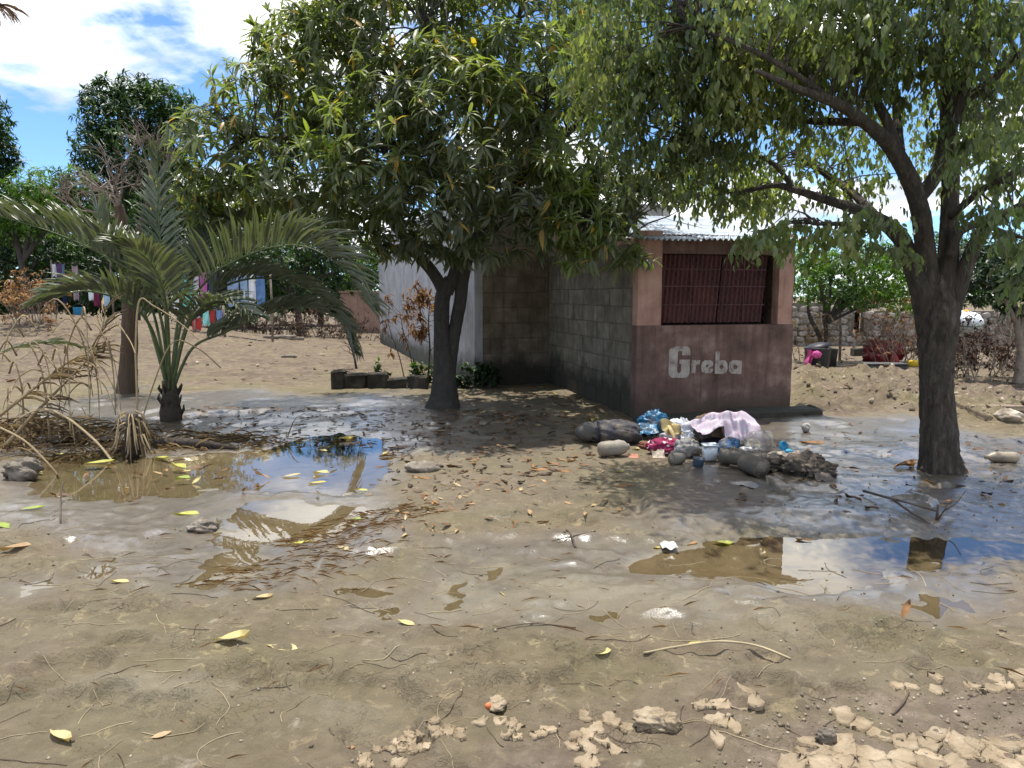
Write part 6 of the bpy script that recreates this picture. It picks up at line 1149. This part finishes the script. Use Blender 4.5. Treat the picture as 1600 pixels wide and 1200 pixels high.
plates([(1240,1180),(1310,1140),(1370,1130),(1450,1160),(1610,1160),(1700,1150),(1700,1240),(1220,1240)], .075, .85, .007)
plates([(1080,1130),(1160,1085),(1190,1100),(1180,1150),(1110,1175)], .06, .7, .005)
plates([(545,1200),(600,1160),(690,1142),(850,1150),(860,1165),(680,1172),(620,1210)], .04, .6, .005)
plates([(880,1150),(960,1130),(1010,1150),(960,1220),(880,1220)], .05, .5, .006)
plates([(1380,1085),(1500,1070),(1600,1060),(1600,1090),(1450,1105)], .05, .4, .006)
for px, py, sx, sy, sz, sd_, lab in ((1018,1135,.07,.06,.04,71,'pale curled clod of dry mud, largest near the bottom edge'),(1046,1140,.045,.035,.04,72,'folded grey clod leaning on the largest pale clod'),(775,1108,.04,.05,.02,73,'pale pitted clod with an orange berry near the bottom'),(1290,1158,.035,.03,.03,74,'round grey pebble among the cracked mud plates')):
    b = G(px, py); mb = MB(); mb.blob(b + EZ * sz * .5, sx, sy, sz, sd_, .34, 26, 16, fq=2.2, fold=.07); o = mb.build('mud_clod', M['drymud'] if sd_ != 74 else M['mudlump']); tag(o, lab, 'clod')
b = G(763, 1108); mb = MB(); mb.blob(b + EZ * .012, .014, .012, .013, 5, .1, 12, 8); o = mb.build('berry', plain('orange_berry', (.55, .16, .06), .5)); tag(o, 'small orange berry beside the pitted clod', 'berry')
# sticks
for pts, r_, mt, lab in (([(1005,1027,.01),(1060,1022,.035),(1120,1022,.05),(1180,1026,.03),(1235,1031,.006)], .0055, 'straw', 'long pale stick propped just above the mud at lower right'), ([(1395,1118,.004),(1412,1100,.008),(1420,1085,.01)], .004, 'rootlet', 'short dark twig in the mud at lower right'), ([(95,820,0),(96,800,.07),(98,786,.13),(103,780,.135)], .006, 'rootlet', 'thin dark hooked twig standing upright in the mud at left'), ([(885,830,.01),(893,845,.012),(899,856,.004)], .007, 'rootlet', 'short curved dark stick in the middle'), ([(820,860,.004),(870,838,.012),(930,840,.006)], .004, 'rootlet', 'thin dark stick lying across the mud below the litter'), ([(770,985,.004),(830,977,.01),(900,982,.004)], .003, 'rootlet', 'fine dark twig lying across the middle foreground')):
    w = [G(a, c) + EZ * h for a, c, h in pts]; mb = MB(); mb.tube(spline(w, 5), r_, 6, rough=.12); o = mb.build('stick', M[mt]); tag(o, lab, 'stick')
# a casuarina outside the frame hangs its tips into the corner
cb = P(-330, 560, 9.0); cb.z = gz(cb.x, cb.y); ct = thing('casuarina_tree', 'casuarina just outside the left edge, its needle tips hanging into the top corner', 'tree', cb); mb = MB()
tp = P(-300, -60, 9.0); mb.tube([cb, cb.lerp(tp, .5) + Vector((.1, 0, 0)), tp], [.16, .12, .07], 9); br = [P(-300, -40, 9.0), P(-160, -30, 8.6), P(-60, -5, 8.4), P(5, 8, 8.3)]; mb.tube(spline(br, 5), .012, 6); mb.build('trunk', M['bark_m'], ct)
lv = Leaves(T8, F8); sp_ = spline(br, 30); n = 170; ii = rng.integers(len(sp_) // 3, len(sp_), n); Ps = np.array([tuple(sp_[i]) for i in ii]); lv.add(Ps, np.stack([rng.random(n) * 1.0 + .2, rng.normal(size=n) * .3, -rng.random(n) * .8], 1), np.tile([0, 0, 1.], (n, 1)), rng.uniform(.12, .32, n), rng.uniform(.0012, .0025, n), rng.random(n)); lv.build('needles', M['needle'], ct)

# torn bits tangled in the rubbish heap
def scrap(px, py, w_, h_, z, col, rough, lab, name='plastic_scrap', seed=0, tilt=0.6):
    b = G(px, py); mb = MB(); n = 16
    uu, vv = np.meshgrid(np.arange(n + 1) / n, np.arange(n + 1) / n); rz = 1 - np.abs(2 * fbm(uu.ravel() * 3 + seed, vv.ravel() * 3, 3, seed) - 1) * 2; rz2 = fbm(uu.ravel() * 7, vv.ravel() * 7 + seed, 3, seed + 3) - .5
    ex = 1 + .35 * (fbm(uu.ravel() * 4, vv.ravel() * 4, 2, seed + 9) - .5); V = [(b.x + (u_ - .5) * w_ * e_, b.y + .04 - (v_ - .5) * h_ * math.cos(tilt) * e_ , max(b.z + .003, b.z + z + (.5 - v_) * h_ * math.sin(tilt) + .35 * w_ * (r_ - .6) * .4 + .12 * w_ * q_)) for u_, v_, r_, q_, e_ in zip(uu.ravel(), vv.ravel(), rz, rz2, ex)]
    mb.add(V, [(j * (n + 1) + i, j * (n + 1) + i + 1, (j + 1) * (n + 1) + i + 1, (j + 1) * (n + 1) + i) for j in range(n) for i in range(n)]); o = mb.build(name, plain('scrap_%d' % seed, col, rough, .35, .25)); return tag(o, lab, 'scrap')
for i, (px, py, w_, h_, z, col, ro, lab) in enumerate(((1012, 694, .22, .16, .16, (.02, .13, .25), .4, 'torn flap of blue plastic film over the blue bag'), (1078, 700, .2, .18, .15, (.60, .62, .66), .4, 'crumpled white film hanging right of the yellow rag'), (1030, 716, .12, .1, .03, (.50, .42, .33), .8, 'crumpled tan packet in front of the magenta cloth'), (1070, 712, .16, .13, .08, (.36, .36, .35), .5, 'grey torn plastic film over the wet grey rag'), (1098, 712, .1, .12, .05, (.07, .06, .06), .6, 'scrap of black film left of the white tub'), (1205, 728, .18, .14, .06, (.22, .18, .14), .8, 'muddy torn sacking behind the mud-caked tin'), (1240, 722, .16, .1, .06, (.40, .33, .27), .8, 'pale muddy strip of cloth right of the blue lid'), (1262, 738, .2, .15, .09, (.17, .13, .10), .85, 'brown torn cloth draped on the right end of the heap'), (1290, 752, .14, .12, .03, (.12, .10, .085), .85, 'muddy black scrap at the far right tip of the heap'), (990, 716, .1, .08, .01, (.38, .16, .10), .7, 'small reddish torn wrapper right of the fat bottle'), (1145, 706, .16, .1, .08, (.015, .03, .05), .4, 'dark film under the brown cushion sack'), (1180, 700, .12, .1, .12, (.70, .66, .5), .35, 'yellowish torn label on the large clear bottle'))):
    scrap(px, py, w_, h_, z, col, ro, lab, seed=300 + i, tilt=random.uniform(.3, .9))
